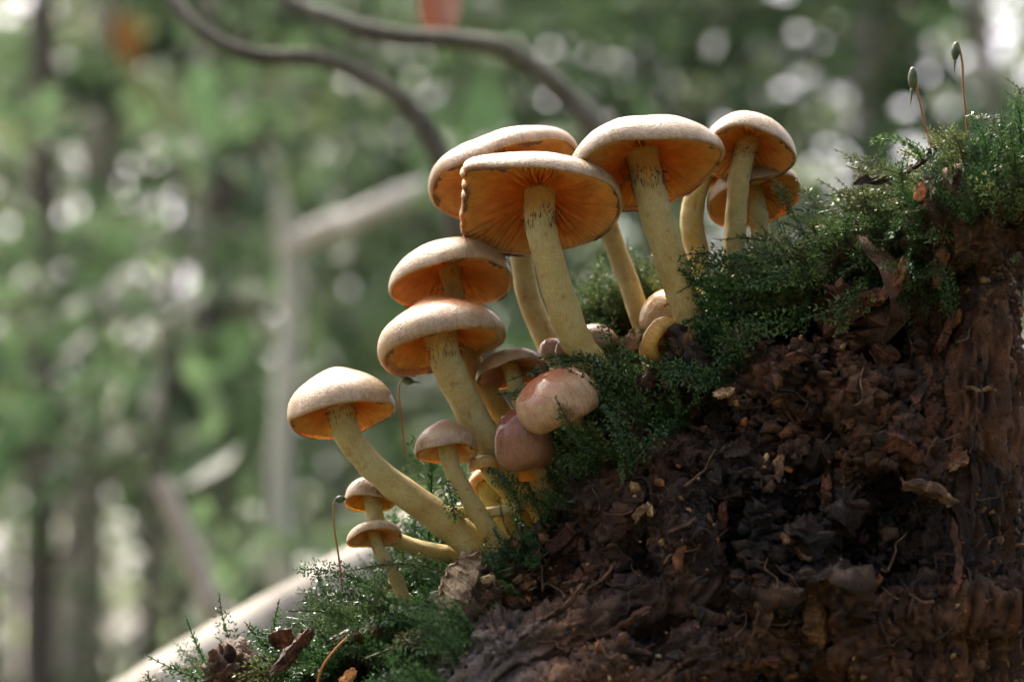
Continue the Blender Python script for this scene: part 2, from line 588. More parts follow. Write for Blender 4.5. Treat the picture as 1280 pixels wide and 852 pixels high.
def build_stump():
    parts = []
    rs = np.random.default_rng(3)
    for x in range(210, 1260, 34):
        for row, dd in enumerate((0.0, 0.03, 0.062)):
            ty = np.interp(x, TOPX, TOPY) + rs.uniform(-8, 8)
            r = 34 + rs.uniform(-5, 7)
            d0 = 0.012 + dd + rs.uniform(-.003, .003)
            ty += row * rs.uniform(2, 12)
            if row in (1, 2):
                ty -= 75 * math.exp(-((x - 630) / 75) ** 2)
            if x < 560:
                d0 += -0.012
            steep = -0.075 if row == 0 else 0.0
            L = 980 - ty
            parts.append(capsule([(x, ty + r, d0, r),
                                  (x + rs.uniform(-8, 8), ty + r + L * 0.33, d0 + steep * 0.45 * min(1, L / 500), r + 6),
                                  (x + rs.uniform(-8, 8), ty + r + L * 0.66, d0 + steep * 0.8 * min(1, L / 450), r + 8),
                                  (x, 1010, d0 + steep * 1.0 * min(1, L / 400), r + 8)]))
    # grey root spur in front, running up to the middle of the face
    parts.append(capsule([(520, 930, -.060, 60), (610, 850, -.062, 62), (690, 802, -.060, 44), (770, 765, -.056, 32), (850, 738, -.050, 22), (905, 735, -.045, 12)], 18, 40))
    parts.append(capsule([(560, 960, -.075, 60), (680, 890, -.078, 58), (800, 850, -.074, 46), (900, 820, -.068, 34), (960, 800, -.06, 20)], 18, 40))
    # dark dome
    parts.append(capsule([(858, 640, -.040, 36), (862, 675, -.046, 44), (866, 730, -.05, 40)], 18, 24))
    # folds in the middle of the face
    for pts in ([(1075, 390, -.012, 16), (1040, 430, -.02, 26), (1010, 480, -.028, 30), (985, 560, -.035, 26)],
                [(1145, 335, -.012, 12), (1110, 365, -.016, 16), (1070, 420, -.026, 20), (1040, 480, -.03, 18)],
                [(1090, 500, -.03, 26), (1130, 560, -.042, 28), (1170, 610, -.045, 22), (1195, 640, -.045, 10)],
                [(1060, 530, -.035, 22), (1070, 600, -.044, 26), (1110, 660, -.045, 24), (1130, 720, -.05, 18)],
                [(940, 520, -.03, 26), (935, 590, -.04, 30), (960, 660, -.045, 26)],
                [(905, 560, -.035, 20), (890, 600, -.04, 20)],
                [(1000, 700, -.05, 30), (985, 760, -.058, 36), (1000, 830, -.065, 40)],
                [(1090, 760, -.05, 30), (1070, 830, -.06, 36), (1090, 900, -.065, 36)],
                [(1235, 300, .0, 30), (1222, 420, -.022, 34), (1215, 560, -.035, 36), (1200, 700, -.044, 44), (1180, 900, -.055, 60)],
                [(1258, 420, -.002, 18), (1256, 560, -.018, 20), (1250, 700, -.03, 26), (1250, 900, -.04, 40)],
                [(1150, 790, -.060, 20), (1205, 765, -.064, 26), (1260, 752, -.066, 30), (1330, 735, -.066, 34)],
                [(1120, 305, -.004, 28), (1200, 284, -.012, 34), (1290, 262, -.012, 40), (1390, 248, -.01, 44)],
                [(980, 396, .0, 26), (1040, 355, -.01, 30), (1100, 325, -.012, 30)],
                [(800, 495, .0, 28), (870, 490, -.01, 30), (930, 462, -.012, 28)],
                [(780, 540, -.008, 36), (820, 560, -.02, 40), (850, 600, -.03, 36)],
                [(690, 680, -.014, 40), (640, 730, -.02, 40), (600, 790, -.03, 40)],
                [(735, 450, .05, 34), (775, 405, .052, 38), (830, 385, .055, 40), (880, 400, .055, 40)],
                [(300, 860, -.012, 34), (400, 838, -.02, 36), (520, 815, -.024, 36)]):
        parts.append(capsule(pts, 14, 24))
    V, F = join(parts)
    src = mk('stump_source', V, F)
    md = src.modifiers.new('r', 'REMESH')
    md.mode = 'VOXEL'
    md.voxel_size = 0.0008
    dg = bpy.context.evaluated_depsgraph_get()
    me = bpy.data.meshes.new_from_object(src.evaluated_get(dg))
    bpy.data.objects.remove(src, do_unlink=True)
    nv = len(me.vertices)
    V = np.empty(nv * 3, np.float32)
    me.vertices.foreach_get('co', V)
    V = V.reshape(-1, 3).astype(float)
    nf = len(me.polygons)
    F = np.empty(nf * 4, np.int32)
    me.loops.foreach_get('vertex_index', F)
    F = F.reshape(-1, 4)
    bpy.data.meshes.remove(me)
    # the lower trunk is a part of its own: cut the fine mesh off below the frame
    _, cy, _ = to_px(V)
    F = F[(cy[F] < 925).all(1)]
    keep = np.unique(F)
    idx = np.full(nv, -1)
    idx[keep] = np.arange(len(keep))
    V, F, nv = V[keep], idx[F], len(keep)
    E = np.vstack([F[:, [0, 1]], F[:, [1, 2]], F[:, [2, 3]], F[:, [3, 0]]])

    def smooth(V, it, lam=0.5):
        deg = np.bincount(E[:, 0], minlength=nv)[:, None] + np.bincount(E[:, 1], minlength=nv)[:, None]
        for _ in range(it):
            S = np.zeros_like(V)
            for k in range(3):
                S[:, k] = np.bincount(E[:, 0], V[E[:, 1], k], nv) + np.bincount(E[:, 1], V[E[:, 0], k], nv)
            V = V + lam * (S / deg - V)
        return V

    def normals(V):
        a = np.cross(V[F[:, 2]] - V[F[:, 0]], V[F[:, 3]] - V[F[:, 1]])
        n = np.zeros_like(V)
        for c in range(4):
            for k in range(3):
                n[:, k] += np.bincount(F[:, c], a[:, k], nv)
        return n / (np.linalg.norm(n, axis=1)[:, None] + 1e-12)

    V = smooth(V, 18)
    Nn = normals(V)
    px, py, dd = to_px(V)
    # fibrous zones: root spurs and right-hand trunk
    ty = np.interp(px, TOPX, TOPY)
    fib = np.clip((px - 1120) / 60, 0, 1) * np.clip((py - 300) / 60, 0, 1)
    spur_y = np.interp(px, [520, 610, 690, 770, 850, 905, 960], [930, 850, 802, 765, 738, 735, 900])
    spur = np.clip(1.3 - np.abs(py - spur_y) / 60, 0, 1) * (px < 930) * (px > 500)
    spur = np.maximum(spur, np.clip((px - 520) / 40, 0, 1) * np.clip((830 - px) / 120, 0, 1) * np.clip((py - 770) / 50, 0, 1) * np.clip(1 - (px - 640 - (py - 770)) / 120, 0, 1))
    dome = np.clip(1.5 - np.hypot((px - 862) / 42, (py - 670) / 52), 0, 1) * .85
    spur2 = np.clip(1.4 - np.abs(py - np.interp(px, [680, 800, 900, 980], [890, 850, 820, 800])) / 45, 0, 1) * (px > 640) * np.clip((990 - px) / 60, 0, 1)
    spur = np.maximum(spur, spur2 * .8)
    fib = np.maximum(np.maximum(fib, spur), dome)
    # large crumble: hollows, lumps, and rough or smooth zones
    rough = np.clip(0.5 + 1.6 * fbm(V * 38, 2, 81), 0, 1)
    hol = np.clip(fbm(V * 34 + 5, 3, 83) - 0.25, 0, 1)
    D = 0.010 * fbm(V * 32, 3, 11) - 0.042 * hol * np.clip((py - ty - 30) / 60, 0, 1) * (1 - fib)
    rid = 1 - np.abs(fbm(V * np.array([48, 48, 30]), 3, 87))
    D = D + 0.011 * (rid - 0.6)
    vis = (dd < 0.06) & (py < 900) & (px < 1340)
    d1, d2, idn = cellm(V * 95 + 0.35 * fbm(V * 60, 2, 9)[:, None], 21, vis)
    chunk = (0.5 - d1) * 0.006 + (idn - 0.5) * 0.006 - 0.006 * np.clip(1 - (d2 - d1) / 0.16, 0, 1)
    D = D * (1 - 0.8 * fib) + chunk * (1 - 0.97 * fib) * (0.15 + 0.85 * rough)
    V1 = V + Nn * D[:, None]
    N1 = normals(V1)
    e1, e2, id2 = cellm(V1 * 330 + 0.4 * fbm(V1 * 200, 2, 19)[:, None], 33, vis)
    D2 = ((0.5 - e1) * 0.0032 + (id2 - 0.5) * 0.0026 - 0.0026 * np.clip(1 - (e2 - e1) / 0.2, 0, 1)) * (1 - 0.96 * fib) * (0.25 + 0.75 * rough)
    g1, g2, id3 = cellm(V1 * 760, 57, vis)
    D2 += ((0.5 - g1) * 0.0012 + (id3 - 0.5) * 0.0012) * (1 - 0.9 * fib)
    D2 += 0.0014 * (1 - 2 * np.abs(vnoise(V1 * 420, 5))) * (1 - 0.93 * fib)
    # wood fibres: stretched noise, along the spur or up the trunk
    ang = np.where(spur > 0.3, math.radians(32), math.radians(86))
    ang = ang - (1 - fib) * 0.9 * (0.6 + fbm(V1 * 14, 2, 91))
    al = (V1 @ RGT) * np.cos(ang) + (V1 @ UPV) * np.sin(ang)
    ac = -(V1 @ RGT) * np.sin(ang) + (V1 @ UPV) * np.cos(ang)
    wv = 0.003 * fbm(V1 * 60, 2, 41)
    q = np.stack([al * 55, (ac + wv) * 620, (V1 @ FWD + wv) * 380], 1)
    fib2 = np.maximum(fib, 0.8 * (1 - rough))
    D2 += fib2 * (1 + .5 * fib) * (0.0016 * (1 - 2 * np.abs(vnoise(q, 6))) + 0.0006 * vnoise(q * np.array([1.5, 2.2, 2.2]), 7))
    V2 = V1 + N1 * D2[:, None]
    # pigment of the wood (patches with a shape of their own)
    a = fbm(V2 * 70, 4, 51)
    b = fbm(V2 * 170, 3, 61)
    c = vnoise(V2 * 420, 71)
    black, brown = np.array([.014, .012, .011]), np.array([.055, .032, .017])
    red, tan, grey = np.array([.13, .055, .025]), np.array([.30, .185, .09]), np.array([.20, .175, .165])
    w = np.clip(0.34 + 1.3 * a, 0, 1)[:, None]
    colr = black * (1 - w) + brown * w
    w = np.clip((b - 0.05) * 1.8, 0, 1)[:, None] * 0.9
    colr = colr * (1 - w) + red * w
    w = (np.clip((id2 - 0.86) * 9, 0, 1) * np.clip(c + 0.6, 0, 1))[:, None] * 0.8
    colr = colr * (1 - w) + tan * w
    w = (np.clip((0.12 - idn) * 9, 0, 1) * 0.5)[:, None]
    colr = colr * (1 - w) + np.array([.16, .085, .04]) * w
    fs = np.clip(0.5 + vnoise(q * np.array([0.6, 0.8, 0.8]), 8) * 0.8, 0, 1)[:, None]
    fc = np.array([.030, .020, .014]) * (1 - fs) + np.array([.14, .070, .036]) * fs
    gz = np.clip((700 - px) / 80, 0, 1)[:, None] * spur[:, None]
    fc = fc * (1 - gz) + (grey * (0.45 + 0.75 * fs)) * gz
    dk = np.maximum(dome, 0)[:, None]
    fc = fc * (1 - dk) + np.array([.05, .04, .036]) * (.5 + fs) * dk
    sr_ = (np.clip(spur * 1.2, 0, 1) * np.clip((px - 640) / 60, 0, 1))[:, None]
    fc = fc * (1 - sr_) + (np.array([.07, .042, .034]) * (1 - fs) + np.array([.30, .19, .145]) * fs) * sr_
    w = (fib2 * 0.8)[:, None]
    colr = colr * (1 - w) + fc * w
    w = (np.clip((id3 - 0.9) * 10, 0, 1) * np.clip(vnoise(V2 * 150, 3) + .3, 0, 1))[:, None] * .7
    colr = colr * (1 - w) + np.array([.34, .23, .12]) * w
    big = np.clip(0.5 + 1.5 * fbm(V2 * 24 + 3, 3, 97), 0, 1)[:, None]
    colr = colr * (0.34 + 1.0 * big) * np.array([.88, .77, .60])
    gw = gz * .8
    colr = colr * (1 - gw) + np.array([.30, .275, .275]) * (.2 + 1.0 * fs) * gw
    stump = mk('tree_stump', V2, F[:, ::1], M_WOOD, col=colr)
    tag(stump, 'crumbling dark brown rotten tree stump carrying the mushrooms and moss', 'tree stump')
    return stump, V2, normals(V2), F


STUMP, SV, SN, SF = build_stump()
SPX, SPY, SD = to_px(SV)


def build_stump_base():
    C = np.array([P(800, 960, 0.03), P(800, 1100, 0.03), P(800, 1250, 0.03), (0.06, 0.78, 0.1), (0.06, 0.78, -0.06)])
    C[:3, 1] = 0.8
    C = spline(C, 40)
    R = np.interp(np.arange(40), [0, 8, 20, 32, 39], [0.10, 0.16, 0.17, 0.22, 0.30])
    V, F = tube(C, R, 96)
    V = V * np.array([1.0, 0.42, 1.0]) + np.array([0, 0.8 * 0.58, 0])
    n = V - np.repeat(np.vstack([C]), 96, 0).tolist()[0] if False else None
    d = fbm(V * 16, 4, 4) * 0.02
    dirn = V - np.array([0.05, 0.8, 0]) * np.array([1, 1, 0]) - np.array([0, 0, 1]) * V[:, 2:3]
    dirn /= np.linalg.norm(dirn, axis=1)[:, None] + 1e-9
    V = V + dirn * d[:, None]
    w = np.clip(0.5 + fbm(V * 40, 3, 2), 0, 1)[:, None]
    colr = np.array([.02, .016, .013]) * (1 - w) + np.array([.09, .05, .032]) * w
    mk('stump_base', V, F, M_WOOD, STUMP, col=colr)


build_stump_base()


# surface points of the stump under a photo pixel (nearest visible): small lookup grid
def surf_at(px, py):
    q = (np.abs(SPX - px) < 6) & (np.abs(SPY - py) < 6)
    if not q.any():
        q = (np.abs(SPX - px) < 20) & (np.abs(SPY - py) < 20)
    if not q.any():
        return None
    i = np.where(q)[0]
    i = i[np.argmin(SD[i])]
    return SV[i], SN[i], SD[i]


# ------------------------------------------------------------------ wood crumbs
def ico():
    t = (1 + 5 ** 0.5) / 2
    v = np.array([(-1, t, 0), (1, t, 0), (-1, -t, 0), (1, -t, 0), (0, -1, t), (0, 1, t), (0, -1, -t), (0, 1, -t), (t, 0, -1), (t, 0, 1), (-t, 0, -1), (-t, 0, 1)], float)
    f = np.array([(0, 11, 5), (0, 5, 1), (0, 1, 7), (0, 7, 10), (0, 10, 11), (1, 5, 9), (5, 11, 4), (11, 10, 2), (10, 7, 6), (7, 1, 8), (3, 9, 4), (3, 4, 2), (3, 2, 6), (3, 6, 8), (3, 8, 9), (4, 9, 5), (2, 4, 11), (6, 2, 10), (8, 6, 7), (9, 8, 1)])
    return v / np.linalg.norm(v[0]), f


ICO_V, ICO_F = ico()


def rand_rot(r):
    q = r.normal(size=4)
    q /= np.linalg.norm(q)
    w, x, y, z = q
    return np.array([[1 - 2 * (y * y + z * z), 2 * (x * y - z * w), 2 * (x * z + y * w)],
                     [2 * (x * y + z * w), 1 - 2 * (x * x + z * z), 2 * (y * z - x * w)],
                     [2 * (x * z - y * w), 2 * (y * z + x * w), 1 - 2 * (x * x + y * y)]])


def build_crumbs():
    r = np.random.default_rng(12)
    ok = np.where((SN @ FWD < 0.25) & (SPX > 560) & (SPX < 1290) & (SPY > np.interp(SPX, TOPX, TOPY) + 10) & (SPY < 900))[0]
    pick = r.choice(ok, 9000)
    dens = vnoise(SV[pick] * 45, 77)
    pick = pick[dens > -0.25]
    pal = np.array([[.02, .016, .013], [.05, .03, .02], [.10, .055, .03], [.17, .075, .035], [.26, .17, .08], [.34, .26, .14], [.30, .13, .05]])
    pr = np.array([.26, .24, .18, .11, .12, .05, .04])
    Vs, Fs, Cs, n = [], [], [], 0
    for i in pick:
        s = r.choice([0.0005, 0.0008, 0.0013, 0.0021], p=[.38, .36, .19, .07]) * r.uniform(.7, 1.4)
        sc = np.array([1, r.uniform(.45, 1), r.uniform(.25, .8)])
        v = (ICO_V * r.uniform(.7, 1.25, (12, 1)) * sc * s) @ rand_rot(r).T + SV[i] + SN[i] * s * r.uniform(-.2, .5)
        Vs.append(v)
        Fs.append(ICO_F + n)
        n += 12
        c = pal[r.choice(7, p=pr)] * r.uniform(.4, 1.3) * np.array([1, .95, .82])
        Cs.append(np.tile(c, (12, 1)))
    o = mk('wood_crumbs', np.vstack(Vs), np.vstack(Fs), M_CHIP, STUMP, smooth=False, col=np.vstack(Cs))
    o['kind'] = 'stuff'


build_crumbs()


# splinters and flakes of wood that stick out of the face: parts of the stump
def slab(c, ax, up, L, W, T, seed, bend=0.1, taper=0.5):
    """a split piece of wood: long axis ax, ragged ends, uneven thickness"""
    r = np.random.default_rng(seed)
    ax = unit(ax)
    side = unit(np.cross(ax, up))
    nrm = np.cross(side, ax)
    nu, nv = 22, 12
    jag = r.uniform(-.35, .15, nv)
    wv = 1 + 0.25 * r.normal(size=nu)
    wv = np.convolve(np.pad(wv, 2, 'edge'), np.ones(5) / 5, 'valid')
    kink = np.cumsum(r.normal(size=nu)) * .02 * L
    kink -= np.linspace(kink[0], kink[-1], nu)
    V = []
    for i in range(nu):
        u = i / (nu - 1)
        w = W * wv[i] * (1 - taper * abs(2 * u - 1) ** 3)
        for j in range(nv):
            a = 2 * math.pi * j / nv
            x = (u - .5) * L * (1 + jag[j] * abs(2 * u - 1) ** 3)
            V.append(c + ax * x + side * (kink[i] + math.copysign(abs(math.cos(a)) ** .6, math.cos(a)) * w / 2) + nrm * (math.copysign(abs(math.sin(a)) ** 0.4, math.sin(a)) * T / 2 * (1 - 0.5 * abs(2 * u - 1) ** 3) + bend * L * (4 * (u - .5) ** 2)))
    V = np.array(V)
    k = np.stack([(V - c) @ ax * 70, (V - c) @ side * 640, (V - c) @ nrm * 640], 1)
    d = fbm(k + seed, 3, seed)
    V = V + (nrm[None, :] * 0.55 * T + side[None, :] * 0.14 * W) * d[:, None]
    i = np.arange(nu - 1)[:, None] * nv
    j = np.arange(nv)[None, :]
    F = np.stack([i + j, i + (j + 1) % nv, i + nv + (j + 1) % nv, i + nv + j], -1).reshape(-1, 4)
    e = (nu - 1) * nv
    n0 = len(V)
    V = np.vstack([V, V[:nv].mean(0), V[e:e + nv].mean(0)])
    F = np.vstack([F, [[n0, (2 * q + 2) % nv, 2 * q + 1, 2 * q] for q in range(nv // 2)], [[n0 + 1, e + 2 * q, e + 2 * q + 1, e + (2 * q + 2) % nv] for q in range(nv // 2)]])
    return V, F, d


def pigment(V, c1, c2, sc, seed):
    w = np.clip(0.5 + fbm(V * sc, 3, seed), 0, 1)[:, None]
    return np.asarray(c1) * (1 - w) + np.asarray(c2) * w


def splinter(px, py, ang, L, W, T, c1, c2, seed, lift=0.0015, out=0.0):
    s = surf_at(px, py)
    if s is None:
        return None
    p, n, d = s
    a = RGT * math.cos(math.radians(ang)) + UPV * math.sin(math.radians(ang)) - FWD * out
    a = unit(a - n * (a @ n) * 0.7)
    V, F, _ = slab(p + n * lift, a, n, L * PX, W * PX, T * PX, seed)
    return mk('wood_splinter', V, F, M_CHIP, STUMP, smooth=False, col=0.6 * pigment(V, c1, c2, 380, seed) * np.array([1, .92, .8]))


r5 = np.random.default_rng(5)
BR, RD, TN, BK, OR = (.07, .04, .025), (.17, .07, .04), (.30, .19, .10), (.022, .018, .016), (.42, .19, .06)
for a in [(1075, 385, 38, 110, 20, 10, BR, RD), (1130, 345, 42, 60, 12, 8, RD, TN), (1180, 335, 80, 50, 20, 9, BR, (.26, .12, .06)),
          (1120, 555, -35, 80, 18, 9, BK, RD), (1165, 610, -25, 70, 18, 10, BR, TN), (1200, 585, 60, 34, 22, 9, RD, TN),
          (970, 580, 60, 46, 12, 8, BR, TN), (1000, 445, 20, 40, 16, 9, BR, RD), (1095, 440, 75, 30, 26, 18, BR, (.16, .07, .05)),
          (840, 695, 75, 34, 12, 9, RD, (.3, .13, .05)), (920, 560, 15, 40, 16, 10, BK, BR), (760, 720, 25, 60, 12, 6, BR, (.2, .10, .055)),
          (700, 760, 30, 80, 12, 6, (.07, .045, .035), (.20, .12, .08)), (780, 775, 28, 70, 10, 6, BR, RD), (720, 690, -65, 30, 12, 8, RD, BR),
          (640, 665, 40, 44, 14, 7, (.14, .12, .11), (.3, .27, .25)), (705, 665, 45, 60, 26, 9, BK, (.11, .05, .04)),
          (1020, 620, 70, 50, 12, 8, BR, RD), (985, 690, -20, 46, 20, 14, BR, TN), (1060, 640, -10, 34, 12, 8, BK, TN),
          (1100, 735, 5, 24, 9, 7, RD, OR), (960, 770, 70, 60, 20, 14, BR, (.2, .12, .05)), (1010, 790, 85, 70, 26, 14, BR, (.22, .12, .05)),
          (880, 770, 10, 50, 16, 10, BK, BR), (1190, 700, 95, 90, 10, 6, BR, RD), (1225, 600, 92, 110, 9, 6, BK, BR),
          (1240, 480, 88, 90, 9, 6, BK, (.09, .05, .03)), (1185, 420, 80, 60, 16, 10, RD, (.16, .07, .05)), (1195, 395, 65, 24, 9, 7, RD, OR),
          (1150, 490, 55, 54, 16, 10, BK, RD), (905, 645, 80, 40, 10, 8, BR, RD), (800, 640, 40, 30, 10, 8, BR, TN), (850, 560, 20, 34, 12, 9, BK, BR)]:
    splinter(*a, seed=int(r5.integers(1e6)))
for _ in range(14):
    x = r5.uniform(760, 1265)
    y = r5.uniform(np.interp(x, TOPX, TOPY) + 60, 850)
    c = [(BK, BR), (BR, RD), (BK, (.1, .06, .04)), (BR, TN)][r5.choice(4, p=[.35, .25, .3, .1])]
    splinter(x, y, r5.uniform(-30, 110), r5.uniform(14, 46), r5.uniform(5, 14), r5.uniform(4, 9), c[0], c[1], seed=int(r5.integers(1e6)))

# thin rootlets and wood strands clinging to the face
r6 = np.random.default_rng(66)
for _ in range(46):
    x = r6.uniform(700, 1260)
    y = r6.uniform(np.interp(x, TOPX, TOPY) + 70, 840)
    an = r6.uniform(0, math.pi)
    pts = []
    for k in range(6):
        q = surf_at(x, y)
        if q is not None:
            pts.append(q[0] - FWD * .0006 + q[1] * r6.uniform(.0002, .0016))
        an += r6.normal() * .5
        x, y = x + 11 * math.cos(an), y - 11 * math.sin(an)
    if len(pts) < 4:
        continue
    V, F = tube(spline(pts, 26), np.linspace(1, .35, 26) * r6.uniform(.0002, .0006), 6, wob=.2)
    c = np.array([(.025, .017, .012), (.06, .03, .018), (.09, .055, .03), (.04, .024, .016)][r6.integers(4)])
    mk('rootlet', V, F, M_CHIP, STUMP, col=np.tile(c, (len(V), 1)))

# ------------------------------------------------------------------ mushrooms
CREAM, BUFF, PINK, RUST = np.array([.60, .52, .40]), np.array([.50, .39, .27]), np.array([.52, .30, .22]), np.array([.52, .24, .10])
YEL = np.array([.72, .52, .20])


def cap_profile(h, roll, ps, ngr):
    """outer profile (r,z) in units of R from apex to rim, then rolled under"""
    ph = np.linspace(0, math.pi / 2, ngr)
    r = np.sin(ph) ** ps
    z = h * np.cos(ph) ** 0.92
    # rolled lip
    a = np.linspace(0, math.pi * 0.95, 8)[1:]
    r2 = 1 - roll * (1 - np.cos(a)) * 0.5
    z2 = -roll * 0.75 * np.sin(a)
    return np.concatenate([r, r2]), np.concatenate([z, z2])


def mushroom(label, c, a, b, rot, h, d, stem, sr, top=BUFF, rim=CREAM, gill=(.95, .50, .10), thick=0.055, ps=1.0, seed=1,
             wobble=0.03, torn=None, base=None, veil=0.5, fringe=10, collar=True, n_dir=1, stemcol=None, gill_depth=0.095, dim=1.0, spread=0.55, spots=(), umbo=0.0, edge=2.0):
    """c: photo pixel of the rim's centre; a, b: half axes of the rim ellipse in pixels; rot: degrees; h: dome height in
    pixels; d: metres behind the focus plane; stem: rows (px, py, d); sr: stem radius rows in pixels"""
    r = np.random.default_rng(seed)
    D = FOCUS + d
    R = a * K * D
    hh = h / a
    C = P(c[0], c[1], d)
    b = b * 1.10
    al = math.asin(max(-0.98, min(0.98, b / a))) * n_dir
    ro = math.radians(rot)
    upi = UPV * math.cos(ro) + RGT * math.sin(ro)
    n = unit(upi * math.cos(al) + FWD * math.sin(al))
    e1 = unit(RGT * math.cos(ro) - UPV * math.sin(ro))
    e2 = np.cross(n, e1)
    # ---- stem points
    root = P(*stem[-1])
    M = empty('mushroom', root)
    tag(M, label, 'mushroom', 'mushrooms on the stump')
    # ---- cap
    na, ngr = 96, 26
    pr, pz = cap_profile(hh, thick * 1.15, ps, ngr)
    pz[:ngr] += umbo * np.exp(-(pr[:ngr] / .42) ** 2)
    th = np.linspace(0, 2 * math.pi, na, endpoint=False)
    wob = 1 + wobble * (np.sin(th * 2 + r.uniform(0, 6)) * .5 + np.sin(th * 3 + r.uniform(0, 6)) * .5 + np.sin(th * 7 + r.uniform(0, 6)) * .2)
    if torn is not None:                       # a torn edge: the rim is cut along a chord
        for t0, depth, bulge in torn:
            dl = np.arctan2(np.sin(th - t0), np.cos(th - t0))
            wob = wob * (1 + bulge * np.clip(np.cos(dl), 0, 1) ** 1.5)
            chord = (1 - depth) / np.maximum(np.cos(dl), 0.2)
            jag = 1 + 0.02 * r.normal(size=na)
            wob = np.where(np.abs(dl) < 1.2, np.minimum(wob, chord * jag), wob)
    zw = wobble * 1.4 * (np.sin(th * 2 + r.uniform(0, 6)) + .6 * np.sin(th * 3 + r.uniform(0, 6)) + .3 * np.sin(th * 5 + r.uniform(0, 6)))

    def place(rr, zz):
        """rr, zz arrays (rings, angles) in units of R"""
        w = 1 + (wob[None, :] - 1) * np.clip(rr, 0, 1) ** 1.6
        z = zz + zw[None, :] * np.clip(rr, 0, 1) ** 3
        return C + R * (rr[:, :, None] * w[:, :, None] * (np.cos(th)[None, :, None] * e1 + np.sin(th)[None, :, None] * e2) + z[:, :, None] * n)

    # ceiling of the cap, from the lip back to the centre
    cr = np.linspace(pr[-1], 0.03, 14)[1:]
    ceil_h = hh * 0.52
    cz = pz[-1] + ceil_h * (1 - (cr / pr[-1]) ** 1.8)
    RR = np.concatenate([pr, cr])
    ZZ = np.concatenate([pz, cz])
    V = place(np.tile(RR[:, None], (1, na)), np.tile(ZZ[:, None], (1, na))).reshape(-1, 3)
    k = len(RR)
    # uneven skin
    V += np.repeat(np.concatenate([np.ones(ngr), np.linspace(1, 0, k - ngr)]), na)[:, None] * n * (0.012 * R * fbm((V - C) / R * 3.0 + seed, 3, seed))[:, None]
    i = np.arange(k - 1)[:, None] * na
    j = np.arange(na)[None, :]
    F = np.stack([i + j, i + na + j, i + na + (j + 1) % na, i + (j + 1) % na], -1).reshape(-1, 4)
    rad = np.repeat(np.concatenate([np.linspace(0, 1, ngr), np.ones(k - ngr)]), na)
    nz = fbm((V - C) / R * 4.0 + seed * 1.3, 4, seed + 3)
    w = np.clip((spread + .12 - rad) * edge + 0.4 * nz, 0, 1)[:, None]
    colr = rim * (1 - w) + top * w
    # torn flecks of veil on the margin
    fl = (np.clip((rad - 0.82) * 6, 0, 1) * np.clip(vnoise((V - C) / R * 22, seed + 8) - 0.25, 0, 1) * 1.3)[:, None] * 0.5
    colr = colr * (1 - fl) + np.array([.30, .20, .13]) * fl
    colr *= np.array([.575, .562, .50])
    for sx, sy, srad, scol in spots:
        vx, vy, _ = to_px(V)
        w = np.clip(1.6 - np.hypot(vx - sx, vy - sy) / srad + .5 * nz, 0, 1)[:, None] * (((V - C) @ FWD) < 0.004)[:, None]
        colr = colr * (1 - w) + np.asarray(scol) * w
    colr[(ngr + 7) * na:] = np.array([.85, .50, .16])
    tha = np.tile(th, k)
    cap = mk('cap', V, F, M_CAP, M, col=colr, fib=np.stack([np.cos(tha), np.sin(tha), rad], 1))
    # ---- gills: blades hanging from the ceiling, drawn as one pleated sheet
    ng = int(max(36, min(90, 0.85 * a)))
    per = 4
    nth = ng * per
    thg = np.linspace(0, 2 * math.pi, nth, endpoint=False)
    rin = min(0.85, max(0.08, 0.92 * sr[0][1] / a))
    gr = np.concatenate([np.linspace(pr[-1] * 0.995, pr[-1] * 0.9, 4), np.linspace(pr[-1] * 0.86, rin, 13)])
    wobg = np.interp(thg, np.append(th, 2 * math.pi), np.append(wob, wob[0]))
    zwg = np.interp(thg, np.append(th, 2 * math.pi), np.append(zw, zw[0]))
    u = (gr - rin) / (pr[-1] - rin)
    cz2 = pz[-1] + ceil_h * (1 - (gr / pr[-1]) ** 1.8) - 0.004
    deep = gill_depth * np.sin(np.clip(u, 0, 1) ** 0.7 * math.pi) ** 0.8 + 0.006
    ph = (np.arange(nth) % per)
    gi = np.arange(nth) // per
    amp = np.where(ph == 0, 1.0, np.where(ph == 2, 0.05, 0.30))
    jit = r.uniform(0.7, 1.1, ng)[gi]
    short = (gi % 2 == 1)
    Zg = cz2[:, None] - deep[:, None] * amp[None, :] * jit[None, :] * np.where(short[None, :], np.clip((gr[:, None] - 0.45) * 3.0, 0.15, 1), 1.0)
    ww = 1 + (wobg[None, :] - 1) * np.clip(gr[:, None], 0, 1) ** 2
    swirl = thg[None, :] + 0.02 * np.sin(gr[:, None] * 9 + gi[None, :] * 0.7)
    Vg = C + R * ((gr[:, None] * ww)[:, :, None] * (np.cos(swirl)[:, :, None] * e1 + np.sin(swirl)[:, :, None] * e2) + (Zg + zwg[None, :] * np.clip(gr[:, None], 0, 1) ** 3)[:, :, None] * n)
    Vg = Vg.reshape(-1, 3)
    i = np.arange(len(gr) - 1)[:, None] * nth
    j = np.arange(nth)[None, :]
    Fg = np.stack([i + j, i + nth + j, i + nth + (j + 1) % nth, i + (j + 1) % nth], -1).reshape(-1, 4)
    g1 = np.asarray(gill)
    uu = np.repeat(u, nth)[:, None]
    um = np.clip((uu - .15) * 1.3, 0, 1)
    cg = (g1 * np.array([.95, .72, .55]) * (1 - um) + np.array([.92, min(.97, g1[1] * 1.25), g1[2] * 2.2]) * um) * dim
    gb = mk('gills', Vg, Fg, M_GILL, cap, smooth=False, col=np.clip(cg, 0, .97))
    gb['kind'] = 'stuff'
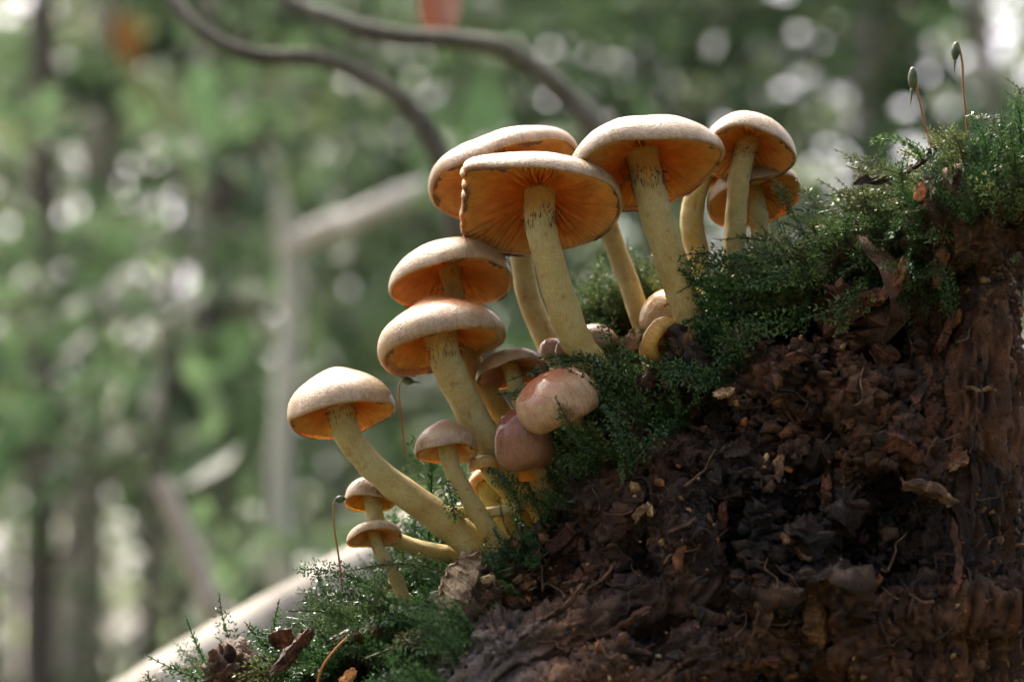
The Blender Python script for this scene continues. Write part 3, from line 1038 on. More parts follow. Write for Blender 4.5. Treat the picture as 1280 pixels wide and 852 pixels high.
    # ---- veil remnants: ragged brown scraps along the lip
    if veil > 0:
        parts = []
        for q in range(int(veil * 15)):
            t = r.uniform(0, 2 * math.pi)
            L = r.uniform(0.05, 0.22)
            m = 7
            tt = t + np.linspace(-L, L, m)
            wd = np.sin(np.linspace(0.12, math.pi - 0.12, m)) * r.uniform(0.012, 0.06) * r.uniform(0.3, 1.5, m)
            wbq = np.interp(tt % (2 * math.pi), np.append(th, 2 * math.pi), np.append(wob, wob[0]))
            zwq = np.interp(tt % (2 * math.pi), np.append(th, 2 * math.pi), np.append(zw, zw[0]))
            r0 = pr[-1] * 1.004 + 0.35 * thick
            pts = []
            for s in (0.0, 1.0):
                rr = (r0 - wd * s * 1.1) * wbq
                zz = pz[ngr + 3] * (1.03 if s == 0 else 1.0) - 0.006 - wd * s * 0.30 + zwq
                pts.append(C + R * (rr[:, None] * (np.cos(tt)[:, None] * e1 + np.sin(tt)[:, None] * e2) + zz[:, None] * n))
            v = np.vstack(pts)
            v = np.vstack([v, v - n * R * 0.012])
            kk = np.arange(m - 1)
            f = np.vstack([np.stack([kk, kk + 1, kk + m + 1, kk + m], 1), np.stack([kk + 2 * m, kk + 3 * m, kk + 3 * m + 1, kk + 2 * m + 1], 1),
                           np.stack([kk + m, kk + m + 1, kk + 3 * m + 1, kk + 3 * m], 1), np.stack([kk, kk + 2 * m, kk + 2 * m + 1, kk + 1], 1)])
            parts.append((v, f))
        if parts:
            v, f = join(parts)
            o = mk('veil_remnant', v, f, M_VEIL, cap, smooth=False)
            o['kind'] = 'stuff'
    # ---- stem
    attach = C + n * R * (pz[-1] + ceil_h * 1.05)
    pts = np.array([P(*s) for s in stem])
    pts = np.vstack([attach, pts])
    end = pts[-1] + unit(pts[-1] - pts[-2]) * 0.010
    pts = np.vstack([pts, end])
    m = 60
    Cs = spline(pts, m)
    seg = np.concatenate([[0], np.cumsum(np.linalg.norm(np.diff(Cs, axis=0), axis=1))])
    tt = seg / seg[-1]
    Rs = np.interp(tt, [s[0] for s in sr], [s[1] for s in sr]) * K * D
    Rs = Rs * (1 + 0.22 * np.exp(-tt * 26))
    Vs, Fs = tube(Cs, Rs, 28, wob=0.09, seed=seed)
    tv = np.concatenate([np.repeat(tt, 28), [0, 1]])
    sc0 = np.array([.76, .69, .42]) if stemcol is None else np.asarray(stemcol[0])
    sc1 = np.array([.70, .51, .17]) if stemcol is None else np.asarray(stemcol[1])
    nzs = fbm(Vs * 150, 3, seed)
    w = np.clip(tv * 1.05 - 0.12 + 0.22 * nzs, 0, 1)[:, None]
    cs = sc0 * (1 - w) + sc1 * w
    w = np.clip((tv - .80) * 4 + .5 * nzs, 0, 1)[:, None] * .75
    cs = cs * (1 - w) + np.array([.46, .26, .09]) * w
    sl = np.concatenate([np.repeat(seg, 28), [0, seg[-1]]])
    w = np.clip(1 - (sl / R - .22) / .25 + .5 * nzs, 0, 1)[:, None] * .85
    cs = cs * (1 - w) + np.array([.78, .40, .10]) * w
    cs = cs * np.array([.70, .73, .62])
    ag = np.linspace(0, 2 * math.pi, 28, endpoint=False)
    fb = np.stack([np.concatenate([np.tile(np.cos(ag), m), [1, 1]]), np.concatenate([np.tile(np.sin(ag), m), [0, 0]]), sl / Rs.mean() + seed], 1)
    st = mk('stem', Vs, Fs, M_STEM, M, col=cs, fib=fb)
    # ---- dark fibrils hanging round the top of the stem
    if fringe:
        T, Nn, Bn = frames(Cs)
        parts = []
        rim_t = 0.055
        for q in range(fringe):
            an = r.uniform(0, 2 * math.pi)
            i0 = int(np.argmin(np.abs(seg - R * r.uniform(0.30, 0.42))))
            dirv = Nn[i0] * math.cos(an) + Bn[i0] * math.sin(an)
            p0 = Cs[i0] + dirv * Rs[i0] * 0.97
            L = R * r.uniform(0.08, 0.24)
            tang = np.cross(T[i0], dirv)
            cpts = [p0, p0 + dirv * L * 0.35 + T[i0] * L * r.uniform(-.3, .3), p0 + dirv * L * 0.55 - T[i0] * L * r.uniform(-.4, .5) + tang * L * r.uniform(-.5, .5)]
            cc = spline(cpts, 6)
            v, f = tube(cc, np.linspace(R * 0.008, R * 0.0015, 6), 4)
            parts.append((v, f))
        for q in range(fringe * 4):       # short scales pressed to the stem
            an = r.uniform(0, 2 * math.pi)
            i0 = int(np.argmin(np.abs(seg - R * r.uniform(0.26, 0.52))))
            dirv = Nn[i0] * math.cos(an) + Bn[i0] * math.sin(an)
            p0 = Cs[i0] + dirv * Rs[i0] * 1.01
            L = R * r.uniform(0.04, 0.12)
            cc = np.array([p0, p0 + T[i0] * L * 0.5 + dirv * R * 0.01, p0 + T[i0] * L])
            v, f = tube(cc, np.array([R * 0.002, R * 0.005, R * 0.0015]), 4)
            parts.append((v, f))
        v, f = join(parts)
        o = mk('veil_fibrils', v, f, M_VEIL, st, smooth=False)
        o['kind'] = 'stuff'
    return M


WHITE = np.array([.60, .54, .44])
mushroom('tall mushroom with wide pale flat cap, black fibrils ringing its stem top before curled caps', (808, 213), 99, 36, -11, 58, 0.000,
         [(815, 250, 0), (832, 305, 0), (850, 360, 0), (866, 412, 0.0), (872, 440, 0)], [(0, 20), (.5, 20), (1, 21)], top=np.array([.66, .54, .40]), rim=WHITE, seed=11, veil=.9, fringe=26, spread=.35, wobble=.035)
mushroom('broad mushroom with straight torn cap edge and fully exposed orange gills', (674, 259), 100, 48, 1, 50, -0.004,
         [(676, 285, -.004), (688, 330, -.004), (704, 385, -.004), (722, 428, -.004), (742, 458, -.004), (752, 480, -.002)], [(0, 19), (.4, 20), (.8, 20), (1, 25)], top=np.array([.60, .46, .35]), rim=WHITE, seed=22,
         torn=[(math.pi * 1.0, 0.04, .30)], veil=.8, fringe=16, thick=.04, spread=.4, wobble=.04)
mushroom('pinkish buff smooth cap overlapped by the torn-edged mushroom, standing just behind it', (633, 223), 97, 38, -15, 46, 0.030,
         [(640, 262, .03), (650, 310, .03), (658, 360, .03), (674, 405, .028), (696, 450, .024), (706, 475, .02)], [(0, 14), (.5, 14), (1, 18)], top=np.array([.62, .46, .36]), rim=np.array([.66, .54, .42]), seed=33, veil=.6, spread=.7, gill=(.95, .52, .12))
mushroom('round white hemispherical cap on a straight thick stem beside the mossy slope', (935, 194), 59, 30, 6, 50, 0.014,
         [(924, 220, .014), (921, 260, .014), (917, 320, .014), (913, 375, .014), (912, 400, .012)], [(0, 14), (.5, 13.5), (1, 13)], top=np.array([.66, .57, .44]), rim=WHITE, seed=44, veil=.9, fringe=20)
mushroom('low mushroom half hidden in the mossy slope behind the white hemispherical cap', (944, 249), 61, 26, -14, 36, 0.032,
         [(949, 270, .032), (949, 300, .032), (946, 335, .032), (946, 370, .030)], [(0, 12), (1, 12)], top=np.array([.66, .58, .46]), rim=WHITE, seed=55, veil=.5)
mushroom('slim brown-stained stem with hidden cap between the two tallest white mushrooms', (880, 218), 36, 14, 6, 24, 0.034,
         [(869, 245, .034), (866, 280, .034), (872, 320, .034), (877, 365, .032), (880, 400, .030)], [(0, 14), (.3, 15), (1, 13)], top=BUFF, rim=CREAM, seed=66, veil=.4)
mushroom('leaning slim stem whose cap hides behind the torn-edged and tallest caps', (742, 232), 42, 18, -6, 40, 0.028,
         [(752, 262, .028), (770, 310, .028), (786, 355, .026), (803, 405, .022), (812, 435, .02)], [(0, 13), (.5, 13), (1, 14)], top=np.array([.60, .40, .30]), rim=BUFF, seed=77, veil=.4)
mushroom('glossy buff domed cap resting above the orange-topped cap', (565, 355), 77, 28, -7, 50, 0.014,
         [(570, 385, .014), (580, 425, .014), (600, 475, .013), (628, 518, .012), (660, 560, .01)], [(0, 13), (.5, 13.5), (1, 17)], top=np.array([.58, .36, .24]), rim=np.array([.66, .57, .43]), seed=88, veil=.5, fringe=6, spread=.66, umbo=.12, edge=4, gill=(.95, .50, .12), stemcol=((.60, .36, .13), (.70, .49, .17)))
mushroom('thick-rimmed mushroom with rusty orange crown and stout curved stem', (553, 431), 81, 23, -13, 50, 0.000,
         [(560, 455, 0), (575, 490, 0), (598, 532, .001), (630, 576, .002), (664, 612, .004), (684, 640, .004)], [(0, 20), (.4, 20), (.8, 21), (1, 22)], top=np.array([.58, .24, .08]), rim=np.array([.64, .55, .41]), seed=99, veil=.5, fringe=14, thick=.12, spread=.72, umbo=.20, edge=5)
mushroom('small dull brown cap wedged between stout stems above the pink caps', (640, 467), 46, 16, -12, 28, 0.006,
         [(646, 485, .006), (652, 505, .006), (664, 535, .006)], [(0, 10), (1, 11)], top=np.array([.52, .27, .15]), rim=np.array([.52, .40, .26]), seed=111, veil=.4, gill=(.62, .42, .20), dim=.9, fringe=6)
mushroom('conical cream cap on a long curved stem leaning away from the stump', (427, 520), 69, 20, -11, 56, -0.004,
         [(433, 540, -.004), (450, 566, -.004), (478, 594, -.004), (514, 622, -.004), (560, 656, -.003), (602, 690, -.002), (615, 702, 0)], [(0, 17), (.35, 17), (.7, 20), (1, 24)], top=np.array([.60, .38, .26]), rim=np.array([.68, .58, .44]), seed=122, veil=.8, fringe=14, ps=1.12, umbo=.12, edge=3, thick=.06, gill=(.97, .52, .10), spread=.5)
mushroom('small tan conical cap on a slim stem rising from the long curved stem', (558, 565), 40, 13, -4, 37, -0.010,
         [(564, 582, -.010), (578, 610, -.010), (603, 650, -.009), (630, 688, -.008), (640, 700, -.006)], [(0, 11), (.5, 11.5), (1, 16)], top=np.array([.56, .36, .27]), rim=np.array([.58, .47, .35]), seed=133, veil=.4, ps=1.15, umbo=.16, spread=.68, edge=4, fringe=10, thick=.09, gill=(.97, .60, .20))
mushroom('little cream button with glowing orange ring of gills tucked under the long curved stem', (463, 627), 33.5, 12, 0, 32, 0.004,
         [(469, 642, .004), (474, 656, .004), (496, 674, .004), (532, 687, .004), (568, 693, .004), (590, 697, .004)], [(0, 11), (.5, 10), (1, 11)], top=np.array([.64, .52, .36]), rim=np.array([.66, .56, .40]), seed=144, veil=.2, thick=.08, fringe=8, gill=(.98, .50, .06))
mushroom('tiny flat shiny cap on a short stem standing in the low moss', (468, 672), 34.5, 13, -9, 20, -0.004,
         [(474, 688, -.004), (486, 706, -.004), (500, 735, -.004), (511, 764, -.004), (516, 785, -.002)], [(0, 8), (.5, 8.5), (1, 9)], top=np.array([.56, .42, .30]), rim=np.array([.68, .58, .42]), seed=155, veil=.3, umbo=.12, spread=.6, thick=.06, fringe=10, gill=(.9, .52, .18))
# closed young caps
mushroom('closed pinkish bell cap with a nibbled hole hanging beside the moss', (700, 510), 55, 3, -24, 48, -0.018,
         [(718, 530, -.014), (735, 552, -.008), (752, 572, 0.0)], [(0, 14), (1, 16)], top=np.array([.66, .24, .13]), rim=np.array([.78, .58, .40]), n_dir=-1, seed=166, veil=0, fringe=0, thick=.36, ps=.86, spread=.62, wobble=.05, spots=((704, 507, 4, (.16, .07, .03)), (710, 516, 7, (.20, .09, .04)), (676, 484, 5, (.5, .4, .3))), stemcol=((.5, .38, .18), (.55, .38, .15)))
mushroom('closed dark red egg-shaped cap below the pinkish bell cap', (656, 562), 38, 3, -6, 52, -0.012,
         [(668, 585, -.010), (680, 606, -.006), (694, 630, 0.0)], [(0, 13), (1, 18)], top=np.array([.40, .13, .08]), rim=np.array([.50, .29, .19]), n_dir=-1, seed=177, veil=0, fringe=0, thick=.7, ps=.75, spread=.9, stemcol=((.55, .38, .16), (.6, .42, .15)))
mushroom('pale pink nub behind the foot of the torn-edged mushroom', (692, 446), 18, 2, -10, 24, 0.016,
         [(700, 462, .014), (712, 480, .010)], [(0, 8), (1, 9)], top=np.array([.62, .40, .30]), rim=np.array([.66, .50, .36]), n_dir=-1, seed=188, veil=0, fringe=0, thick=.2, ps=.8)
mushroom('small red-brown nub pressed against the foot of the torn-edged mushroom', (706, 450), 13, 2, -4, 26, 0.006,
         [(710, 464, .008), (716, 480, .010)], [(0, 7), (1, 8)], top=np.array([.42, .19, .14]), rim=np.array([.46, .24, .17]), n_dir=-1, seed=199, veil=0, fringe=0, thick=.2, ps=.8, spread=.9)
mushroom('pale pink lobed cap lying in moss under the leaning slim stem', (746, 424), 25, 5, 8, 19, 0.016,
         [(746, 440, .016), (748, 460, .014)], [(0, 9), (1, 9)], top=np.array([.60, .40, .32]), rim=np.array([.60, .46, .36]), n_dir=-1, seed=211, veil=.2, fringe=0, thick=.2, wobble=.09)
mushroom('yellowish curled cap showing smooth rounded back behind the tallest stem foot', (853, 402), 53, 4, 3, 44, 0.014,
         [(858, 420, .014), (862, 450, .012)], [(0, 14), (1, 14)], top=np.array([.97, .60, .14]), rim=np.array([.97, .66, .20]), n_dir=-1, seed=222, veil=0, fringe=0, thick=.3, gill=(.80, .50, .20), ps=.9)
mushroom('yellow doughnut-like inrolled young cap at the tallest stem foot', (826, 426), 31, 19, -66, 15, -0.006,
         [(846, 434, .0), (862, 444, .004)], [(0, 8), (1, 9)], top=np.array([.97, .70, .20]), rim=np.array([.97, .68, .18]), seed=233, veil=0, fringe=0, thick=.52, gill=(.45, .2, .05), gill_depth=.03)
mushroom('tiny smooth yellow button behind the egg-shaped cap', (605, 582), 20, 3, -4, 14, -0.004,
         [(612, 596, -.003), (628, 612, 0), (648, 632, .004)], [(0, 7), (1, 8)], top=np.array([.95, .78, .42]), rim=np.array([.95, .74, .36]), seed=244, veil=0, fringe=0, thick=.22, ps=.85)
mushroom('curled yellow button with swirled orange mouth below the tiny smooth button', (606, 603), 21, 13, -30, 16, 0.006,
         [(612, 622, .008), (622, 645, .010), (630, 665, .01)], [(0, 14), (1, 16)], top=np.array([.92, .72, .36]), rim=np.array([.95, .74, .36]), seed=255, veil=0, fringe=0, thick=.42, gill=(.75, .38, .08), gill_depth=.04)
mushroom('thin pale finger-like young mushroom lying across the long stem foot', (647, 634), 7.5, 1, 80, 8, -0.008,
         [(632, 637, -.008), (612, 640, -.008), (590, 640, -.006)], [(0, 6.5), (1, 8)], top=np.array([.95, .80, .46]), rim=np.array([.95, .78, .42]), n_dir=-1, seed=266, veil=0, fringe=0, thick=.2, ps=.8)


# ------------------------------------------------------------------ moss
def frond_template(seed, L, nb, bl, curl=0.5, leaf=0.0016, droop=0.35):
    """a feather moss shoot growing along +x, side branches in the xy plane, arching in z; returns V, F(tri), shade"""
    r = np.random.default_rng(seed)
    V, F, S = [], [], []

    def leafy(C, spacing, ls, rows, tip, stalk=True):
        seg = np.linalg.norm(np.diff(C, axis=0), axis=1).sum()
        k = max(4, int(seg / spacing))
        Q = spline(C, k)
        T = np.gradient(Q, axis=0)
        T /= np.linalg.norm(T, axis=1)[:, None] + 1e-12
        # stem: thin 3-sided tube
        for i in range(k):
            t = T[i]
            side = unit(np.cross(t, [0, 0, 1.0]))
            up = np.cross(side, t)
            for q in range(rows):
                a = 2 * math.pi * (q + 0.5 * (i % 2)) / rows + r.normal() * 0.3
                o = side * math.cos(a) + up * math.sin(a) * 0.7
                l = ls * r.uniform(.75, 1.2) * (1 - 0.45 * (i / k) ** 3)
                d = unit(t * r.uniform(0.6, 1.1) + o * r.uniform(.6, 1.0))
                wv = unit(np.cross(d, np.cross(t, d) + r.normal(size=3) * .2)) * l * 0.20
                b = Q[i]
                n = len(V)
                V.extend([b, b + d * l * .45 + wv, b + d * l + t * l * 0.1, b + d * l * .45 - wv])
                F.extend([(n, n + 1, n + 2), (n, n + 2, n + 3)])
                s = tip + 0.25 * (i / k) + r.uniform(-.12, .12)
                S.extend([s] * 4)
        if not stalk:
            return
        n = len(V)
        w = ls * 0.10
        for i in range(k):
            side = unit(np.cross(T[i], [0, 0, 1.0]))
            up = np.cross(side, T[i])
            for a in (0, 2.09, 4.19):
                V.append(Q[i] + w * (side * math.cos(a) + up * math.sin(a)))
                S.append(0.15)
        for i in range(k - 1):
            for a in range(3):
                p, q = n + 3 * i + a, n + 3 * i + (a + 1) % 3
                F.extend([(p, q, q + 3), (p, q + 3, p + 3)])

    xs = np.linspace(0, L, 9)
    main = np.stack([xs, curl * 0.12 * L * np.sin(xs / L * 3 + r.uniform(0, 6)) * (xs / L), L * (0.25 * np.sin(xs / L * math.pi * 0.8) - droop * (xs / L) ** 2.2)], 1)
    leafy(main, 0.0010, leaf, 3, 0.45)
    Q = spline(main, 60)
    for i in range(nb):
        f = 0.12 + 0.8 * i / nb + r.uniform(-.02, .02)
        k = int(f * 59)
        t = unit(Q[min(k + 1, 59)] - Q[k - 1])
        sd = 1 if i % 2 else -1
        l = bl * math.sin(min(1, (1 - f) * 1.6 + .15) * math.pi / 2) * r.uniform(.7, 1.15)
        dv = unit(t * r.uniform(.5, .8) + np.array([0, sd, 0]) * r.uniform(.7, 1.0) + np.array([0, 0, r.uniform(-.25, .25)]))
        leafy(np.array([Q[k], Q[k] + dv * l * .5 + np.array([0, 0, .05 * l]), Q[k] + unit(dv + t * .4) * l + np.array([0, 0, -.12 * l])]), 0.00085, leaf * .9, 2, 0.5, False)
    return np.array(V), np.array(F), np.clip(np.array(S), 0, 1)


def merge_tpl(V, F, S):
    return V, F, S


TPL = [frond_template(s, L, nb, bl, c, lf, dr) for s, L, nb, bl, c, lf, dr in
       [(1, .018, 20, .0046, .5, .0015, .30), (2, .014, 16, .0038, .8, .0014, .45), (3, .022, 24, .0052, .6, .0015, .40),
        (4, .010, 12, .0030, .6, .0013, .20), (5, .020, 22, .0042, 1.0, .0014, .55), (6, .014, 14, .0050, .4, .0014, .10),
        (7, .017, 16, .0056, .9, .0013, .35), (8, .012, 10, .0046, 1.2, .0015, .50), (9, .024, 20, .0038, .8, .0015, .60)]]
G_DARK, G_MID, G_LITE, G_OLIVE = np.array([.010, .034, .010]), np.array([.040, .105, .028]), np.array([.14, .25, .07]), np.array([.17, .16, .05])


def frond_place(idx, p, g, n, s, hue, r):
    V, F, S = TPL[idx]
    g = unit(g)
    y = unit(np.cross(n, g))
    z = np.cross(g, y)
    W = V * s @ np.stack([g, y, z]) + p
    S = S[:, None]
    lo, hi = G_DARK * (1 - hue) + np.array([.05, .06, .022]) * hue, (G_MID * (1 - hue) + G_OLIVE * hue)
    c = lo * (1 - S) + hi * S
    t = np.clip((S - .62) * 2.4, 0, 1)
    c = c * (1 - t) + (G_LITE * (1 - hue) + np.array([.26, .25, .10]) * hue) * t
    return W, F, c * r.uniform(.75, 1.3)


def moss_patch(name, label, poly, count, seed, lean, scale=(0.7, 1.2), hue=(0.0, 0.3), back=0.04, up=0.55, dmin=-0.2, tpls=(0, 1, 2, 3, 4, 5, 6, 7, 8)):
    """shoots scattered over the stump where its surface falls inside a photo polygon"""
    r = np.random.default_rng(seed)
    poly = np.array(poly, float)
    x, y = SPX, SPY
    inside = np.zeros(len(x), bool)
    j = len(poly) - 1
    for i in range(len(poly)):
        xi, yi = poly[i]
        xj, yj = poly[j]
        c = ((yi > y) != (yj > y)) & (x < (xj - xi) * (y - yi) / (yj - yi + 1e-9) + xi)
        inside ^= c
        j = i
    ok = np.where(inside & (SD < back) & (SD > dmin) & (SN[:, 2] > -0.55))[0]
    if len(ok) == 0:
        print('no surface for', label)
        return
    ok = ok[np.hypot(SPX[ok] - 838, SPY[ok] - 452) > 58]
    pick = r.choice(ok, count)
    lean = RGT * lean[0] + UPV * lean[1] + FWD * lean[2]
    Vs, Fs, Cs, n = [], [], [], 0
    for i in pick:
        nn = SN[i]
        g = unit(lean * r.uniform(.6, 1.3) + nn * up * r.uniform(.4, 1.3) + r.normal(size=3) * .32)
        h = float(np.clip(r.uniform(*hue) + 0.3 * vnoise(SV[i][None] * 60, 5)[0] + (.7 if r.uniform() < .06 else 0), 0, 1))
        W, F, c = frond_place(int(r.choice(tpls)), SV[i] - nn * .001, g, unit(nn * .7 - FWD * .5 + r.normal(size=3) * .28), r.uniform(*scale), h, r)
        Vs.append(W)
        Fs.append(F + n)
        Cs.append(c)
        n += len(W)
    # short mat of single leaves below the shoots
    q = r.choice(ok, count * 22)
    g = SN[q] * r.uniform(.4, 1.2, (len(q), 1)) + lean * .4 + r.normal(size=(len(q), 3)) * .6
    g /= np.linalg.norm(g, axis=1)[:, None]
    y = np.cross(g, r.normal(size=(len(q), 3)))
    y /= np.linalg.norm(y, axis=1)[:, None] + 1e-9
    L = r.uniform(.0014, .0034, (len(q), 1))
    b0 = SV[q] - SN[q] * .0006
    Wm = np.stack([b0 + y * L * .16, b0 - y * L * .16, b0 + g * L], 1).reshape(-1, 3)
    hm = np.clip(.15 + .5 * vnoise(SV[q] * 90, 6) + r.normal(size=len(q)) * .15, 0, 1)[:, None]
    cm = (np.array([.022, .060, .018]) * (1 - hm) + np.array([.10, .085, .03]) * hm) * r.uniform(.6, 1.5, (len(q), 1))
    Vs.append(Wm)
    Fs.append(np.arange(len(Wm)).reshape(-1, 3) + n)
    Cs.append(np.repeat(cm, 3, 0))
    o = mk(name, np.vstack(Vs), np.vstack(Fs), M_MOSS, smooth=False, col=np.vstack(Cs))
    tag(o, label, 'moss', 'feather moss growing on the stump', 'stuff')


SLOPE = [(745, 470), (790, 420), (860, 440), (905, 380), (950, 320), (985, 310), (1010, 360), (1000, 410), (950, 440), (900, 500), (850, 540), (800, 560), (790, 600), (760, 610), (730, 560)]
moss_patch('moss', 'deep green feather moss hanging down the slope at the feet of the tallest mushrooms', SLOPE, 360, 1, (-.75, .1, -.4), (.75, 1.5), (0, .2))
RIDGE = [(955, 400), (985, 330), (1040, 260), (1120, 210), (1200, 180), (1400, 160), (1400, 268), (1230, 290), (1200, 315), (1180, 340), (1100, 345), (1010, 395)]
moss_patch('moss', 'olive and green feather moss along the top ridge of the stump', RIDGE, 470, 2, (-.5, .2, -.3), (.7, 1.4), (0.05, .75))
moss_patch('moss', 'upright tree-like moss shoots crowning the ridge under the two thin red stalks', [(1150, 270), (1210, 220), (1400, 180), (1400, 255), (1280, 262), (1220, 285)], 130, 3, (-.15, 1.0, -.1), (.7, 1.25), (0, .25), tpls=(0, 2, 5))
moss_patch('moss', 'green moss trailing over the dark overhang of the stump', [(1060, 330), (1180, 290), (1240, 280), (1215, 345), (1185, 370), (1120, 345), (1060, 360), (1000, 395)], 130, 4, (-.5, -.5, -.4), (.6, 1.05), (0, .2))
moss_patch('moss', 'fern-like moss bed at the low end of the stump around the tiny flat cap', [(285, 900), (330, 830), (420, 800), (500, 770), (560, 735), (590, 760), (600, 800), (560, 850), (540, 900)], 350, 5, (-.8, .25, -.25), (.7, 1.4), (0, .12))
moss_patch('moss', 'short bright moss on the bare slope under the long curved stem', [(585, 740), (620, 700), (670, 670), (700, 690), (690, 720), (640, 750), (600, 770)], 110, 6, (-.6, .3, -.3), (.35, .7), (0, .1), tpls=(1, 3, 5))
moss_patch('moss', 'moss filling the gaps between the clustered stems', [(620, 700), (660, 640), (700, 600), (740, 560), (760, 500), (790, 470), (800, 520), (740, 620), (690, 670), (640, 710)], 120, 7, (-.6, .5, .1), (.5, .9), (0, .1))
moss_patch('moss', 'pale green moss cushion behind the stems above the pink lobed cap', [(690, 480), (720, 430), (745, 380), (790, 340), (880, 330), (890, 420), (860, 470), (770, 500)], 150, 8, (-.35, .7, -.1), (.5, 1.0), (0.1, .35), back=.12, dmin=.02)
moss_patch('moss', 'tall feathery moss standing behind the small tan conical cap', [(500, 790), (540, 700), (560, 640), (640, 580), (700, 560), (700, 680), (640, 760), (560, 800)], 150, 9, (-.45, 1.1, .0), (.8, 1.5), (0, .15), back=.12, dmin=.012, up=.3, tpls=(0, 2, 4))


def single_frond(label, base, tip, d, idx, seed, s=None, hue=.05, face=None):
    r = np.random.default_rng(seed)
    a, b = P(base[0], base[1], d), P(tip[0], tip[1], d - .002)
    V, F, S = TPL[idx]
    L = np.linalg.norm(b - a)
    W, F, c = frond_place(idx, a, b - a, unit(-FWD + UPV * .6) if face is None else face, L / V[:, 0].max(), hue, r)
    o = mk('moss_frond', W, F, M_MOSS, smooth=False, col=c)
    tag(o, label, 'moss frond', 'single moss fronds')


single_frond('upright moss frond with level side twigs beside the small tan conical cap', (536, 680), (537, 540), .012, 5, 1)
single_frond('moss frond arching out into the air beside the low mushrooms', (470, 735), (368, 702), .002, 2, 2)
single_frond('dark moss frond reaching out over the pale fallen branch', (480, 760), (370, 745), -.006, 0, 3)
single_frond('drooping moss frond tip at the low end of the moss bed', (350, 850), (285, 815), -.010, 4, 4)
single_frond('moss strand hanging over the foot of the long curved stem', (560, 600), (566, 655), -.012, 3, 5)
single_frond('moss strand creeping down the yellow stems under the egg-shaped cap', (610, 585), (665, 640), -.010, 1, 6)
single_frond('moss frond dangling down the dark face below the overhang', (1170, 320), (1195, 400), -.020, 0, 7)
single_frond('moss frond hanging beside the closed pinkish bell cap', (752, 505), (795, 600), -.028, 2, 8)
single_frond('little moss sprig standing before the low half hidden cap', (985, 268), (970, 222), .006, 3, 9)
single_frond('moss sprig standing up on the ridge beside a dark twig', (1105, 215), (1108, 182), -.004, 3, 10)


single_frond('dry tan moss tuft poking up below the fallen branch', (200, 890), (187, 836), -.004, 3, 11, hue=1.0)


def sporophyte(label, pts, d, rad, cap_dir, cap_len=26, cap_r=6.5, beak=16, seed=0):
    base = P(pts[0][0], pts[0][1], d)
    e = empty('moss_sporophyte', base)
    tag(e, label, 'spore stalk', 'moss spore stalks')
    C = spline([P(x, y, d) for x, y in pts], 40)
    t = np.linspace(0, 1, 40)
    V, F = tube(C, np.full(40, rad * PX), 8)
    tv = np.concatenate([np.repeat(t, 8), [0, 1]])[:, None]
    mk('seta', V, F, M_SETA, e, col=np.array([.28, .07, .03]) * (1 - tv) + np.array([.26, .20, .06]) * tv)
    a = C[-1]
    dv = unit(RGT * cap_dir[0] + UPV * cap_dir[1])
    q = np.linspace(0, 1, 12)
    bend = RGT * cap_dir[2] if len(cap_dir) > 2 else RGT * 0
    Cc = a + dv * (q * cap_len * PX)[:, None] + bend * (q ** 2 * cap_len * PX)[:, None]
    Rr = cap_r * PX * np.sin(np.clip(q * 0.92 + .06, 0, 1) * math.pi) ** .7
    V, F = tube(Cc, Rr, 12)
    cp = mk('capsule', V, F, M_SETA, e, col=pigment(V, (.035, .06, .025), (.09, .12, .05), 900, seed))
    bd = unit(Cc[-1] - Cc[-2])
    q = np.linspace(0, 1, 6)
    V, F = tube(Cc[-1] - bd * 2 * PX + (bd + bend * .5) * (q * beak * PX)[:, None], cap_r * PX * .38 * (1 - q * .85), 8)
    mk('beak', V, F, M_SETA, cp, col=np.array([.10, .11, .045]))


sporophyte('taller red moss stalk with nodding dark capsule on the ridge', [(1171, 218), (1166, 190), (1155, 150), (1147, 115), (1145, 92), (1141, 84)], -.006, 1.6, (.02, -1, -.05), 28, 6.2, 20, 1)
sporophyte('second thin moss stalk with dark capsule where the ridge is highest', [(1212, 190), (1208, 150), (1204, 110), (1203, 80), (1198, 56), (1195, 53)], .008, 1.5, (-.05, -1, .0), 24, 5.5, 16, 2)
sporophyte('moss stalk with forked green capsule beside the conical cream cap', [(506, 570), (503, 530), (499, 500), (499, 482), (502, 475)], .008, 1.3, (1, -.15, .0), 16, 5, 10, 3)
sporophyte('thin moss stalk with small dark capsule beside the little cream button', [(428, 740), (424, 700), (418, 660), (417, 632), (419, 624)], -.004, 1.3, (1, .1, .1), 12, 4.5, 5, 4)


# ------------------------------------------------------------------ litter on the moss
def chip(name, label, cat, px, py, d, ang, L, W, T, c1, c2, seed, tilt=0.0, bendv=0.1):
    a = RGT * math.cos(math.radians(ang)) + UPV * math.sin(math.radians(ang)) + FWD * tilt
    V, F, _ = slab(P(px, py, d), a, unit(UPV - FWD * .8), L * PX, W * PX, T * PX, seed, bendv)
    o = mk(name, V, F, M_CHIP, smooth=False, col=pigment(V, c1, c2, 300, seed))
    return tag(o, label, cat, 'scraps lying on the stump')


